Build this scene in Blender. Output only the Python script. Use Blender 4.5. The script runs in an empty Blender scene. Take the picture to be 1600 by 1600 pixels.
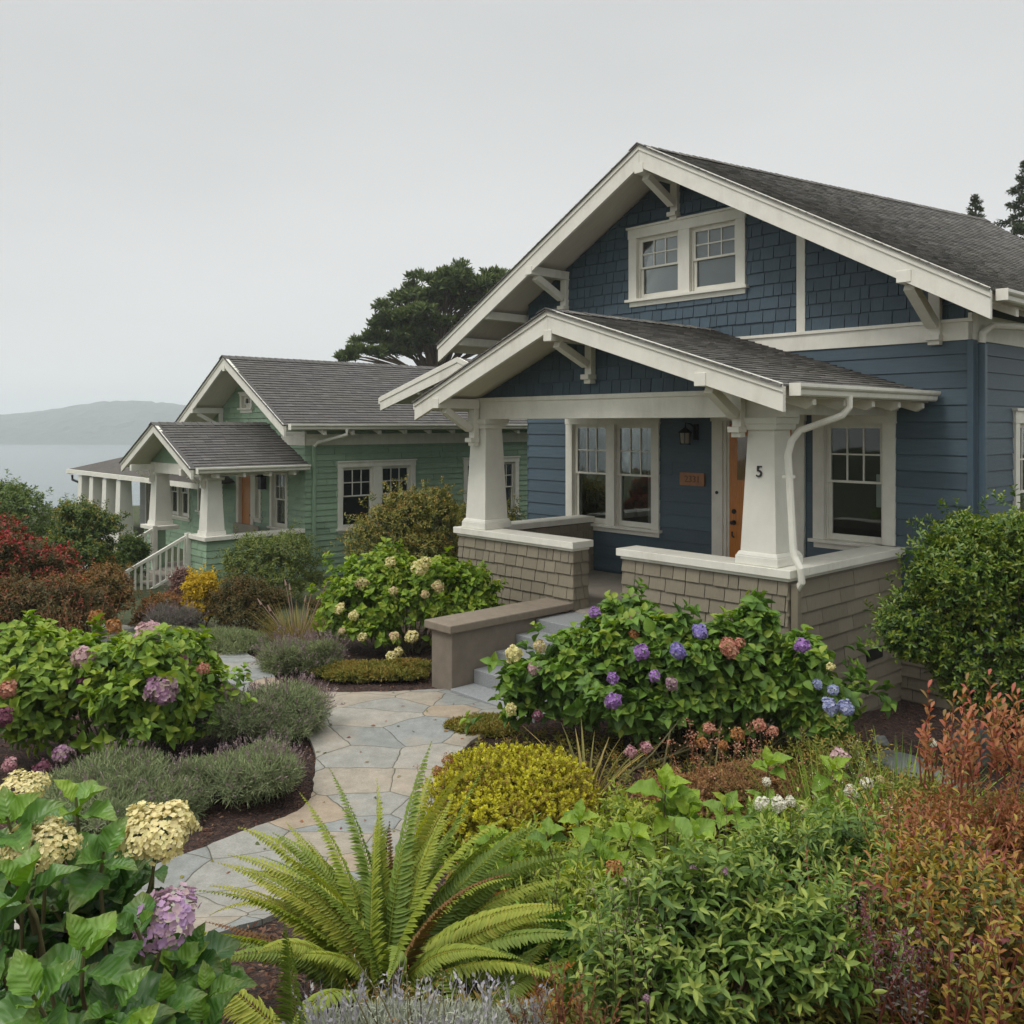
import bpy, bmesh, math, random
import numpy as np
from math import radians as RAD, sin, cos, pi
from mathutils import Vector, Matrix

SC = bpy.context.scene
COL = SC.collection
rng = np.random.default_rng(7)
random.seed(7)

# ------------------------------------------------------------------ camera model (metres)
F, V0, ZC = 1420.0, 664.0, 3.05            # focal length in 1600-px units, horizon row, eye height
A_H = math.atan((800 + 500) / F)           # yaw of the house grid
E1 = (-sin(A_H), cos(A_H)); E2 = (cos(A_H), sin(A_H))
P0 = ((1230 - 800) / F * 9.0, 9.0)         # near corner of the blue porch


def W(s, t, z=0.0):
    """house grid (s = along the street to the left, t = back) to world"""
    return (P0[0] + s * E1[0] + t * E2[0], P0[1] + s * E1[1] + t * E2[1], z)


def at(u, v, Y):
    return ((u - 800) / F * Y, Y, ZC + (V0 - v) / F * Y)


def sstep(a, b, x):
    t = np.clip((x - a) / (b - a), 0, 1)
    return t * t * (3 - 2 * t)


def ground_z(x, y):
    x = np.asarray(x, float); y = np.asarray(y, float)
    near = np.minimum(1.45, 0.4 * .45 * np.logaddexp(0, (5.35 - y) / .45))
    dip = -0.17 * sstep(2.6, 4.6, x) * sstep(6.5, 8.5, y)
    lift = .15 * sstep(7.0, 9.2, y) * (1 - sstep(1.6, 3.0, x))
    back = -0.3 * sstep(11, 19, y) * sstep(1, -3, x)
    r = np.hypot(x * .8, y)
    west = -26 * sstep(34, 150, r) * sstep(14, -30, x - 0.12 * y)
    north = -26 * sstep(95, 210, r)
    return near + dip + lift + back + np.minimum(west, north)


# ------------------------------------------------------------------ tags
def tag(o, label=None, cat=None, group=None, kind=None):
    if label: o['label'] = label
    if cat: o['category'] = cat
    if group: o['group'] = group
    if kind: o['kind'] = kind
    return o


def empty(name, loc, rz=0.0, label=None, cat=None, group=None):
    o = bpy.data.objects.new(name, None)
    o.empty_display_size = .2
    COL.objects.link(o)
    o.location = loc; o.rotation_euler = (0, 0, rz)
    return tag(o, label, cat, group)


# ------------------------------------------------------------------ materials
def new_mat(name):
    m = bpy.data.materials.new(name); m.use_nodes = True
    nt = m.node_tree; nt.nodes.clear()
    out = nt.nodes.new('ShaderNodeOutputMaterial')
    return m, nt, out


def N(nt, kind, **kw):
    n = nt.nodes.new(kind)
    for k, v in kw.items():
        if k.startswith('_'):
            n.inputs[k[1:].replace('_', ' ')].default_value = v
        else:
            setattr(n, k, v)
    return n


def ramp(nt, stops, interp='LINEAR'):
    r = nt.nodes.new('ShaderNodeValToRGB'); cr = r.color_ramp; cr.interpolation = interp
    while len(cr.elements) < len(stops): cr.elements.new(.5)
    for e, (p, c) in zip(cr.elements, stops):
        e.position = p; e.color = (c[0], c[1], c[2], 1)
    return r


def L(nt, a, ao, b, bi):
    nt.links.new(a.outputs[ao], b.inputs[bi])


def surf_mat(name, col, rough=.6, var=.12, scale=6, bump=.15, bscale=60, stretch=(1, 1, 1), dirt=.25, dirtcol=None, attr=0.0, spec=.35):
    """painted wood / masonry: base colour with broad weathering, fine grain and bump, optional per-piece tone"""
    m, nt, out = new_mat(name)
    b = N(nt, 'ShaderNodeBsdfPrincipled', _Roughness=rough)
    b.inputs['Specular IOR Level'].default_value = spec
    L(nt, b, 0, out, 0)
    tc = N(nt, 'ShaderNodeTexCoord')
    mp = N(nt, 'ShaderNodeMapping'); mp.inputs['Scale'].default_value = stretch
    L(nt, tc, 'Object', mp, 'Vector')
    n1 = N(nt, 'ShaderNodeTexNoise', _Scale=scale, _Detail=6.0, _Roughness=.65); L(nt, mp, 0, n1, 'Vector')
    n2 = N(nt, 'ShaderNodeTexNoise', _Scale=bscale, _Detail=4.0); L(nt, mp, 0, n2, 'Vector')
    lo = [c * (1 - var) for c in col]; hi = [min(1, c * (1 + var)) for c in col]
    r = ramp(nt, [(.3, lo), (.7, hi)]); L(nt, n1, 0, r, 0)
    last = r
    if attr:
        a = N(nt, 'ShaderNodeAttribute', attribute_name='var')
        mr = N(nt, 'ShaderNodeMapRange'); mr.inputs['To Min'].default_value = 1 - attr; mr.inputs['To Max'].default_value = 1 + attr
        L(nt, a, 'Fac', mr, 0)
        mx = N(nt, 'ShaderNodeMix', data_type='RGBA', blend_type='MULTIPLY'); mx.inputs[0].default_value = 1
        nt.links.new(last.outputs[0], mx.inputs[6]); nt.links.new(mr.outputs[0], mx.inputs[7])
        cm = N(nt, 'ShaderNodeCombineColor')
        last = mx; lo_i = 2
    else:
        lo_i = 0
    if dirt:
        mp3 = N(nt, 'ShaderNodeMapping'); mp3.inputs['Scale'].default_value = (2.0, 2.0, .55); L(nt, tc, 'Object', mp3, 'Vector')
        n3 = N(nt, 'ShaderNodeTexNoise', _Scale=1.7, _Detail=8.0, _Roughness=.7); L(nt, mp3, 0, n3, 'Vector')
        r3 = ramp(nt, [(.5, (0, 0, 0)), (.78, (dirt, dirt, dirt))]); L(nt, n3, 0, r3, 0)
        dc = dirtcol or [c * .6 for c in col]
        mx = N(nt, 'ShaderNodeMix', data_type='RGBA')
        nt.links.new(r3.outputs[0], mx.inputs[0]); nt.links.new(last.outputs[lo_i], mx.inputs[6])
        mx.inputs[7].default_value = (*dc, 1)
        last = mx; lo_i = 2
    nt.links.new(last.outputs[lo_i], b.inputs['Base Color'])
    if bump:
        bp = N(nt, 'ShaderNodeBump', _Strength=bump, _Distance=.004)
        L(nt, n2, 0, bp, 'Height'); L(nt, bp, 0, b, 'Normal')
    return m


def leaf_mat(name, stops, rough=.5, trans=.25, spec=.35, vein=.0, back=1.15, edge=None, bump=0):
    """stops: colours over the leaf's own random value; 'leaf' = (random, across, along)"""
    m, nt, out = new_mat(name)
    a = N(nt, 'ShaderNodeAttribute', attribute_name='leaf')
    sp = N(nt, 'ShaderNodeSeparateXYZ'); L(nt, a, 'Vector', sp, 0)
    k = len(stops)
    st = stops if isinstance(stops[0][0], (int, float)) and len(stops[0]) == 2 else [(i / (k - 1), c) for i, c in enumerate(stops)]
    r = ramp(nt, st); L(nt, sp, 0, r, 0)
    col = r.outputs[0]
    tc = N(nt, 'ShaderNodeTexCoord')
    nz = N(nt, 'ShaderNodeTexNoise', _Scale=30.0, _Detail=3.0); L(nt, tc, 'Object', nz, 'Vector')
    mr = N(nt, 'ShaderNodeMapRange'); mr.inputs['To Min'].default_value = .78; mr.inputs['To Max'].default_value = 1.2
    L(nt, nz, 0, mr, 0)
    mx = N(nt, 'ShaderNodeMix', data_type='RGBA', blend_type='MULTIPLY'); mx.inputs[0].default_value = 1
    nt.links.new(col, mx.inputs[6]); nt.links.new(mr.outputs[0], mx.inputs[7]); col = mx.outputs[2]
    if vein:
        ab = N(nt, 'ShaderNodeMath', operation='ABSOLUTE'); L(nt, sp, 1, ab, 0)
        # midrib
        mid = N(nt, 'ShaderNodeMapRange'); mid.inputs['From Min'].default_value = .03; mid.inputs['From Max'].default_value = .085
        mid.inputs['To Min'].default_value = 1; mid.inputs['To Max'].default_value = 0; L(nt, ab, 0, mid, 0)
        # side veins: sin(along*f - |across|*g)
        m1 = N(nt, 'ShaderNodeMath', operation='MULTIPLY'); L(nt, sp, 2, m1, 0); m1.inputs[1].default_value = 46.0
        m2 = N(nt, 'ShaderNodeMath', operation='MULTIPLY_ADD'); L(nt, ab, 0, m2, 0); m2.inputs[1].default_value = -13.0; L(nt, m1, 0, m2, 2)
        m3 = N(nt, 'ShaderNodeMath', operation='SINE'); L(nt, m2, 0, m3, 0)
        m4 = N(nt, 'ShaderNodeMapRange'); m4.inputs['From Min'].default_value = .9; m4.inputs['From Max'].default_value = 1.0
        L(nt, m3, 0, m4, 0)
        m5 = N(nt, 'ShaderNodeMath', operation='MULTIPLY'); L(nt, m4, 0, m5, 0); m5.inputs[1].default_value = .5
        mxx = N(nt, 'ShaderNodeMath', operation='MAXIMUM'); L(nt, mid, 0, mxx, 0); L(nt, m5, 0, mxx, 1)
        m6 = N(nt, 'ShaderNodeMath', operation='MULTIPLY'); L(nt, mxx, 0, m6, 0); m6.inputs[1].default_value = vein
        mv = N(nt, 'ShaderNodeMix', data_type='RGBA'); nt.links.new(m6.outputs[0], mv.inputs[0]); nt.links.new(col, mv.inputs[6])
        mv.inputs[7].default_value = (.34, .42, .13, 1); col = mv.outputs[2]
        vein_h = m3
    if edge:
        ab2 = N(nt, 'ShaderNodeMapRange'); ab2.inputs['From Min'].default_value = .55; ab2.inputs['From Max'].default_value = 1
        L(nt, sp, 2, ab2, 0)
        n4 = N(nt, 'ShaderNodeTexNoise', _Scale=9.0); L(nt, tc, 'Object', n4, 'Vector')
        m7 = N(nt, 'ShaderNodeMath', operation='MULTIPLY'); L(nt, ab2, 0, m7, 0); L(nt, n4, 0, m7, 1)
        me = N(nt, 'ShaderNodeMix', data_type='RGBA'); nt.links.new(m7.outputs[0], me.inputs[0]); nt.links.new(col, me.inputs[6])
        me.inputs[7].default_value = (*edge, 1); col = me.outputs[2]
    b = N(nt, 'ShaderNodeBsdfPrincipled', _Roughness=rough)
    b.inputs['Specular IOR Level'].default_value = spec
    nt.links.new(col, b.inputs['Base Color'])
    if vein or bump:
        bp = N(nt, 'ShaderNodeBump', _Strength=.35, _Distance=.002)
        if vein: nt.links.new(vein_h.outputs[0], bp.inputs['Height'])
        else: L(nt, nz, 0, bp, 'Height')
        L(nt, bp, 0, b, 'Normal')
    t = N(nt, 'ShaderNodeBsdfTranslucent')
    hs = N(nt, 'ShaderNodeHueSaturation', _Saturation=1.15, _Value=1.3); nt.links.new(col, hs.inputs['Color']); L(nt, hs, 0, t, 'Color')
    ms = N(nt, 'ShaderNodeMixShader'); ms.inputs[0].default_value = trans
    L(nt, b, 0, ms, 1); L(nt, t, 0, ms, 2); L(nt, ms, 0, out, 0)
    return m


M = {}
WHITE = (.735, .715, .63)
M['trim'] = surf_mat('painted trim', WHITE, .5, .06, 5, .2, 90, (1, 1, 1), .42, (.42, .38, .31))
M['stucco'] = surf_mat('pillar paint', (.71, .695, .62), .65, .05, 4, .3, 130, (1, 1, 1), .2, (.43, .40, .33))
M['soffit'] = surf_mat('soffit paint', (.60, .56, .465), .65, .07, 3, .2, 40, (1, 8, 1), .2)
M['navy'] = surf_mat('navy siding paint', (.064, .098, .123), .5, .13, 5, .3, 70, (1, 1, 14), .4, (.085, .11, .13), attr=.14)
M['navy_shingle'] = surf_mat('navy shingle paint', (.056, .088, .112), .55, .16, 8, .5, 60, (8, 8, 1), .2, (.05, .08, .115), attr=.13)
M['taupe'] = surf_mat('taupe shingle paint', (.225, .195, .142), .7, .1, 8, .5, 60, (8, 8, 1), .25, (.165, .14, .10), attr=.13)
M['green'] = surf_mat('green siding paint', (.25, .36, .245), .55, .12, 5, .35, 70, (1, 1, 14), .25, (.07, .125, .085), attr=.13)
M['grey_siding'] = surf_mat('grey siding paint', (.36, .37, .34), .6, .1, 5, .3, 70, (1, 1, 14), .25, (.25, .26, .23), attr=.1)
M['navy_pipe'] = surf_mat('navy pipe', (.06, .096, .124), .4, .06, 5, .1, 40, (1, 1, 1), .2)
M['green_pipe'] = surf_mat('green pipe', (.255, .365, .25), .4, .06, 5, .1, 40, (1, 1, 1), .2)
M['taupe_pipe'] = surf_mat('taupe pipe', (.22, .19, .14), .45, .06, 5, .1, 40, (1, 1, 1), .2)
M['granite'] = surf_mat('grey granite', (.255, .265, .268), .7, .22, 55, .3, 160, (1, 1, 1), .3, (.2, .21, .2))
M['cast'] = surf_mat('brown cast stone', (.205, .17, .135), .85, .12, 7, .6, 120, (1, 1, 1), .35, (.13, .105, .075))
M['cast_cap'] = surf_mat('brown coping', (.23, .19, .145), .85, .14, 9, .6, 120, (1, 1, 1), .4, (.15, .115, .08))
M['concrete'] = surf_mat('porch concrete', (.30, .265, .225), .8, .1, 5, .3, 120, (1, 1, 1), .3, (.2, .17, .14))
M['wood'] = surf_mat('varnished fir', (.52, .19, .035), .35, .3, 9, .1, 40, (14, 14, .7), .25, (.28, .085, .02), spec=.5)
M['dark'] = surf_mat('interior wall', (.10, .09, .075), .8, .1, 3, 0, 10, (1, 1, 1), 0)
M['black'] = surf_mat('black metal', (.012, .012, .012), .4, .1, 8, .1, 60, (1, 1, 1), 0)
M['curtain'] = surf_mat('curtain', (.62, .64, .62), .8, .05, 3, .2, 30, (1, 1, 1), 0)
M['blind'] = surf_mat('blind', (.30, .30, .345), .8, .05, 3, .1, 30, (1, 1, 1), 0)
M['brass'] = surf_mat('copper plate', (.34, .155, .075), .45, .15, 12, .15, 60, (1, 1, 1), .3)
M['furniture'] = surf_mat('porch bench', (.30, .27, .22), .7, .1, 8, .3, 60, (1, 1, 1), .2)
M['bark'] = surf_mat('bark', (.10, .07, .045), .9, .3, 14, 1, 40, (3, 3, 1), .3)
M['twig'] = surf_mat('twig', (.13, .085, .05), .85, .3, 20, .5, 60, (1, 1, 1), 0)
M['greystem'] = surf_mat('pale stem', (.14, .125, .055), .8, .2, 20, .3, 60, (1, 1, 1), 0)
M['redstem'] = surf_mat('red stem', (.24, .075, .045), .7, .2, 20, .3, 60, (1, 1, 1), 0)
M['boulder'] = surf_mat('grey stone', (.16, .17, .165), .9, .3, 5, .8, 30, (1, 1, 1), .4, (.09, .095, .085))


def roof_mat(name, c, k=1.0):
    m, nt, out = new_mat(name)
    b = N(nt, 'ShaderNodeBsdfPrincipled', _Roughness=.9); b.inputs['Specular IOR Level'].default_value = .25
    L(nt, b, 0, out, 0)
    a = N(nt, 'ShaderNodeAttribute', attribute_name='var')
    r = ramp(nt, [(0, [x * (1 - .38 * k) for x in c]), (.35, [x * (1 - .1 * k) for x in c]), (.7, [c[0] * (1 + .1 * k), c[1] * (1 + .06 * k), c[2]]), (1, [x * (1 + .5 * k) for x in c])])
    L(nt, a, 'Fac', r, 0)
    tc = N(nt, 'ShaderNodeTexCoord')
    n = N(nt, 'ShaderNodeTexNoise', _Scale=140.0, _Detail=2.0); L(nt, tc, 'Object', n, 'Vector')
    n2 = N(nt, 'ShaderNodeTexNoise', _Scale=.9, _Detail=5.0); L(nt, tc, 'Object', n2, 'Vector')
    mr = N(nt, 'ShaderNodeMapRange'); mr.inputs['To Min'].default_value = .65; mr.inputs['To Max'].default_value = 1.35; L(nt, n, 0, mr, 0)
    mx = N(nt, 'ShaderNodeMix', data_type='RGBA', blend_type='MULTIPLY'); mx.inputs[0].default_value = 1
    L(nt, r, 0, mx, 6); L(nt, mr, 0, mx, 7)
    r2 = ramp(nt, [(.45, (0, 0, 0)), (.75, (.35, .35, .35))]); L(nt, n2, 0, r2, 0)
    m2 = N(nt, 'ShaderNodeMix', data_type='RGBA'); L(nt, r2, 0, m2, 0); nt.links.new(mx.outputs[2], m2.inputs[6])
    m2.inputs[7].default_value = (c[0] * .95, c[1] * .95, c[2] * .68, 1)
    nt.links.new(m2.outputs[2], b.inputs['Base Color'])
    bp = N(nt, 'ShaderNodeBump', _Strength=.5, _Distance=.003); L(nt, n, 0, bp, 'Height'); L(nt, bp, 0, b, 'Normal')
    return m


M['roof'] = roof_mat('asphalt shingles', (.148, .142, .134))
M['roof_green'] = roof_mat('asphalt shingles charcoal', (.115, .110, .106), .45)


def glass_mat():
    m, nt, out = new_mat('window glass')
    fr = N(nt, 'ShaderNodeFresnel', _IOR=1.55)
    ma = N(nt, 'ShaderNodeMath', operation='MULTIPLY_ADD'); L(nt, fr, 0, ma, 0); ma.inputs[1].default_value = .8; ma.inputs[2].default_value = .0
    g = N(nt, 'ShaderNodeBsdfGlossy', _Roughness=.015)
    tc = N(nt, 'ShaderNodeTexCoord'); nz = N(nt, 'ShaderNodeTexNoise', _Scale=2.2); L(nt, tc, 'Object', nz, 'Vector')
    bp = N(nt, 'ShaderNodeBump', _Strength=.06, _Distance=.03); L(nt, nz, 0, bp, 'Height'); L(nt, bp, 0, g, 'Normal')
    t = N(nt, 'ShaderNodeBsdfTransparent', _Color=(.86, .9, .88, 1))
    ms = N(nt, 'ShaderNodeMixShader'); L(nt, ma, 0, ms, 0); L(nt, t, 0, ms, 1); L(nt, g, 0, ms, 2); L(nt, ms, 0, out, 0)
    return m


M['glass'] = glass_mat()


# ------------------------------------------------------------------ mesh builder
class MB:
    def __init__(self): self.v = []; self.f = []; self.var = []

    def add(self, vs, fs, var=.5):
        o = len(self.v); self.v += [tuple(p) for p in vs]
        for q in fs: self.f.append(tuple(i + o for i in q)); self.var.append(var)

    def box(self, x0, x1, y0, y1, z0, z1, var=.5):
        self.add([(x0, y0, z0), (x1, y0, z0), (x1, y1, z0), (x0, y1, z0), (x0, y0, z1), (x1, y0, z1), (x1, y1, z1), (x0, y1, z1)],
                 [(0, 3, 2, 1), (4, 5, 6, 7), (0, 1, 5, 4), (1, 2, 6, 5), (2, 3, 7, 6), (3, 0, 4, 7)], var)
        return self

    def fbox(self, fr, a0, a1, b0, b1, d0, d1):
        """box in a wall frame"""
        ps = [fr(a, b, d) for d in (d0, d1) for (a, b) in ((a0, b0), (a1, b0), (a1, b1), (a0, b1))]
        self.add(ps, [(0, 3, 2, 1), (4, 5, 6, 7), (0, 1, 5, 4), (1, 2, 6, 5), (2, 3, 7, 6), (3, 0, 4, 7)])
        return self

    def prism(self, poly, ext):
        n = len(poly); e = Vector(ext)
        ps = [Vector(p) for p in poly]; ps += [p + e for p in ps]
        self.add(ps, [tuple(range(n))[::-1], tuple(range(n, 2 * n))] + [(i, (i + 1) % n, n + (i + 1) % n, n + i) for i in range(n)])
        return self

    def bar(self, A, B, w, h, up=(0, 0, 1)):
        A = Vector(A); B = Vector(B); d = (B - A).normalized(); x = d.cross(Vector(up)).normalized(); z = x.cross(d)
        ps = []
        for P in (A, B):
            for (i, j) in ((-1, -1), (1, -1), (1, 1), (-1, 1)): ps.append(P + x * (i * w / 2) + z * (j * h / 2))
        self.add(ps, [(0, 3, 2, 1), (4, 5, 6, 7), (0, 1, 5, 4), (1, 2, 6, 5), (2, 3, 7, 6), (3, 0, 4, 7)])
        return self

    def tube(self, pts, r, seg=8, caps=True):
        pts = [Vector(p) for p in pts]; n = len(pts)
        rs = r if isinstance(r, (list, tuple)) else [r] * n
        vs = []; px = None
        for i, p in enumerate(pts):
            d = (pts[min(i + 1, n - 1)] - pts[max(i - 1, 0)]).normalized()
            if px is None:
                px = d.orthogonal().normalized()
            else:
                px = (px - d * px.dot(d)).normalized()
            y = d.cross(px)
            for k in range(seg):
                a = 2 * pi * k / seg; vs.append(p + (px * cos(a) + y * sin(a)) * rs[i])
        fs = [(i * seg + k, i * seg + (k + 1) % seg, (i + 1) * seg + (k + 1) % seg, (i + 1) * seg + k) for i in range(n - 1) for k in range(seg)]
        if caps: fs += [tuple(range(seg))[::-1], tuple(range((n - 1) * seg, n * seg))]
        self.add(vs, fs); return self

    def frustum(self, cx, cy, z0, z1, h0, h1):
        vs = [(cx + i * h, cy + j * h, z) for z, h in ((z0, h0), (z1, h1)) for i, j in ((-1, -1), (1, -1), (1, 1), (-1, 1))]
        self.add(vs, [(0, 3, 2, 1), (4, 5, 6, 7), (0, 1, 5, 4), (1, 2, 6, 5), (2, 3, 7, 6), (3, 0, 4, 7)]); return self

    def build(self, name, mat, parent=None, bevel=0, smooth=False, recalc=True):
        me = bpy.data.meshes.new(name); me.from_pydata(self.v, [], self.f)
        at_ = me.attributes.new('var', 'FLOAT', 'FACE'); at_.data.foreach_set('value', self.var)
        if recalc:
            bm = bmesh.new(); bm.from_mesh(me); bmesh.ops.recalc_face_normals(bm, faces=bm.faces); bm.to_mesh(me); bm.free()
        if smooth: me.polygons.foreach_set('use_smooth', [True] * len(me.polygons))
        me.materials.append(mat)
        o = bpy.data.objects.new(name, me); COL.objects.link(o)
        if parent: o.parent = parent
        if bevel:
            b = o.modifiers.new('edge', 'BEVEL'); b.width = bevel; b.segments = 2; b.limit_method = 'ANGLE'; b.angle_limit = RAD(40)
        return o


def clip_poly(poly, hp):
    """clip 2D poly by half-plane (A,B,C): A*a+B*b<=C"""
    A, B, C = hp; res = []
    for i in range(len(poly)):
        p, q = poly[i], poly[(i + 1) % len(poly)]
        dp = A * p[0] + B * p[1] - C; dq = A * q[0] + B * q[1] - C
        if dp <= 0: res.append(p)
        if (dp < 0 < dq) or (dq < 0 < dp):
            t = dp / (dp - dq); res.append((p[0] + t * (q[0] - p[0]), p[1] + t * (q[1] - p[1])))
    return res


def rect_minus(rects, hole):
    out = []; h0, h1, k0, k1 = hole
    for (a0, a1, b0, b1) in rects:
        if h1 <= a0 or h0 >= a1 or k1 <= b0 or k0 >= b1: out.append((a0, a1, b0, b1)); continue
        if h0 > a0: out.append((a0, h0, b0, b1))
        if h1 < a1: out.append((h1, a1, b0, b1))
        m0, m1 = max(a0, h0), min(a1, h1)
        if k0 > b0: out.append((m0, m1, b0, k0))
        if k1 < b1: out.append((m0, m1, k1, b1))
    return [r for r in out if r[1] - r[0] > .004 and r[3] - r[2] > .004]


def courses(mb, fr, a0, a1, b0, b1, step, style, holes=(), clips=(), dbot=.021, dtop=.006, wmin=.11, wmax=.27, rr=None, jit=.004, gap=.008, vgap=.008):
    """real overlapping courses: long lap boards or single shingles"""
    rr = rr or random
    b = b0
    while b < b1 - 1e-4:
        e = min(b + step, b1)
        pieces = []
        if style == 'lap':
            a = a0
            while a < a1 - 1e-4:
                w = rr.uniform(2.4, 4.6); q = min(a + w, a1)
                if a1 - q < .8: q = a1
                pieces.append((a + (.0015 if a > a0 else 0), q, 0)); a = q
        else:
            gp = gap; a = a0 - rr.uniform(0, wmin)
            while a < a1 - 1e-4:
                w = rr.uniform(wmin, wmax); q = a + w
                p0, p1 = max(a, a0) + gp / 2, min(q, a1) - gp / 2
                if p1 - p0 > .01: pieces.append((p0, p1, rr.uniform(-jit, jit)))
                a = q
        for (p0, p1, dj) in pieces:
            rects = [(p0, p1, b + (0 if b == b0 else max(.002, vgap + dj)), e)]
            for h in holes: rects = rect_minus(rects, h)
            va = rr.random(); dd = rr.uniform(-.0025, .0025) if style != 'lap' else rr.uniform(-.001, .001)
            for (x0, x1, y0, y1) in rects:
                poly = [(x0, y0), (x1, y0), (x1, y1), (x0, y1)]
                for c in clips:
                    poly = clip_poly(poly, c)
                    if len(poly) < 3: break
                if len(poly) < 3: continue
                top = [fr(p, q, dtop + (dbot - dtop) * (e - q) / step + dd) for p, q in poly]
                bot = [fr(p, q, 0.0) for p, q in poly]
                n = len(poly)
                mb.add(top + bot, [tuple(range(n))] + [(i, n + i, n + (i + 1) % n, (i + 1) % n) for i in range(n)], va)
        b = e


def wall_slab(mb, fr, a0, a1, b0, b1, holes=(), clips=(), th=.12):
    rects = [(a0, a1, b0, b1)]
    for h in holes: rects = rect_minus(rects, h)
    for (x0, x1, y0, y1) in rects:
        poly = [(x0, y0), (x1, y0), (x1, y1), (x0, y1)]
        for c in clips:
            poly = clip_poly(poly, c)
            if len(poly) < 3: break
        if len(poly) < 3: continue
        n = len(poly)
        mb.add([fr(p, q, 0) for p, q in poly] + [fr(p, q, -th) for p, q in poly],
               [tuple(range(n)), tuple(range(n, 2 * n))[::-1]] + [(i, n + i, n + (i + 1) % n, (i + 1) % n) for i in range(n)])


def front(y):
    return lambda a, b, d: (a, y - d, b)


def side(x):
    return lambda a, b, d: (x + d, a, b)


def lside(x):
    return lambda a, b, d: (x - d, a, b)


def window(parent, fr, a0, a1, b0, b1, nsash=1, tw=.11, head=.14, split=.5, curtain=None, mull=None, sill_h=.05, grid=(3, 2), mat='trim', frame_d=.045, apron=True):
    """double-hung window: casing > sash, pane, sill, curtain. a0..b1 are outer casing limits. returns hole rect"""
    mull = mull or tw * 1.15
    tm = M[mat]
    c = MB(); sh = b0 + .06
    c.fbox(fr, a0, a0 + tw, sh, b1 - head, -.02, frame_d); c.fbox(fr, a1 - tw, a1, sh, b1 - head, -.02, frame_d)
    c.fbox(fr, a0 - .012, a1 + .012, b1 - head, b1 - .02, -.02, frame_d + .004); c.fbox(fr, a0 - .03, a1 + .03, b1 - .02, b1 + .012, -.02, frame_d + .03)
    wi = (a1 - a0 - 2 * tw - mull * (nsash - 1)) / nsash
    xs = [a0 + tw + i * (wi + mull) for i in range(nsash)]
    for x in xs[:-1]: c.fbox(fr, x + wi, x + wi + mull, sh, b1 - head, -.02, frame_d - .004)
    # jamb linings
    for x in xs:
        c.fbox(fr, x - .001, x + .018, sh, b1 - head, -.1, -.02); c.fbox(fr, x + wi - .018, x + wi + .001, sh, b1 - head, -.1, -.02)
        c.fbox(fr, x + .018, x + wi - .018, b1 - head - .018, b1 - head + .001, -.1, -.02)
    w = c.build('window', tm, parent, .003)
    s = MB(); s.fbox(fr, a0 - .045, a1 + .045, b0 + .02, sh, -.1, frame_d + .045)
    if apron: s.fbox(fr, a0 + .005, a1 - .005, b0 - .05, b0 + .02, -.005, frame_d - .012)
    s.build('sill', tm, w, .003)
    top = b1 - head - .018
    for x in xs:
        x0, x1 = x + .018, x + wi - .018
        zm = sh + (top - sh) * split
        for (z0, z1, d, gr) in ((zm, top, -.045, grid), (sh + .001, zm + .03, -.075, None)):
            sb = MB(); t = .042; bt = .042 if gr else .075
            sb.fbox(fr, x0, x0 + t, z0, z1, d - .018, d + .018); sb.fbox(fr, x1 - t, x1, z0, z1, d - .018, d + .018)
            sb.fbox(fr, x0 + t, x1 - t, z1 - (t if gr else .03), z1, d - .017, d + .017); sb.fbox(fr, x0 + t, x1 - t, z0, z0 + (.03 if gr else bt), d - .017, d + .017)
            ga, gb = x0 + t, x1 - t; h0, h1 = z0 + (.03 if gr else bt), z1 - (t if gr else .03)
            if gr:
                for i in range(1, gr[0]): q = ga + (gb - ga) * i / gr[0]; sb.fbox(fr, q - .01, q + .01, h0, h1, d - .012, d + .012)
                for i in range(1, gr[1]):
                    q = h0 + (h1 - h0) * i / gr[1]; sb.fbox(fr, ga, gb, q - .01, q + .01, d - .011, d + .011)
            sb.build('sash', tm, w, .002)
            pb = MB(); pb.fbox(fr, ga, gb, h0, h1, d - .003, d + .003); pb.build('pane', M['glass'], w)
        if curtain:
            for (f0, f1, dd, mt) in curtain:
                cb = MB(); k = 22; pa = x0 + (x1 - x0) * f0; pb_ = x0 + (x1 - x0) * f1
                if mt == 'blind':
                    cb.fbox(fr, pa, pb_, sh, top, dd - .004, dd)
                else:
                    vs = []; fs = []
                    for i in range(k + 1):
                        q = pa + (pb_ - pa) * i / k; dz = dd + .014 * sin(i * 1.9) + .006 * sin(i * 5.1)
                        vs += [fr(q, sh - .1, dz), fr(q, top + .02, dz)]
                    for i in range(k): fs.append((2 * i, 2 * i + 2, 2 * i + 3, 2 * i + 1))
                    cb.add(vs, fs)
                cb.build('blind' if mt == 'blind' else 'curtain', M[mt], w, recalc=False)
    return w


def win_hole(a0, a1, b0, b1, tw=.11, head=.14):
    return (a0 + tw * .5, a1 - tw * .5, b0 + .03, b1 - head * .5)


def slope_frame(x_e, z_e, x_r, z_r):
    """frame on a roof slope: a = y, b = up the slope from the eave, d = off the slope"""
    ln = math.hypot(x_r - x_e, z_r - z_e); ux, uz = (x_r - x_e) / ln, (z_r - z_e) / ln
    nx, nz = -uz, ux
    if nz < 0: nx, nz = -nx, -nz
    return (lambda a, b, d: (x_e + ux * b + nx * d, a, z_e + uz * b + nz * d)), ln


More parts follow.
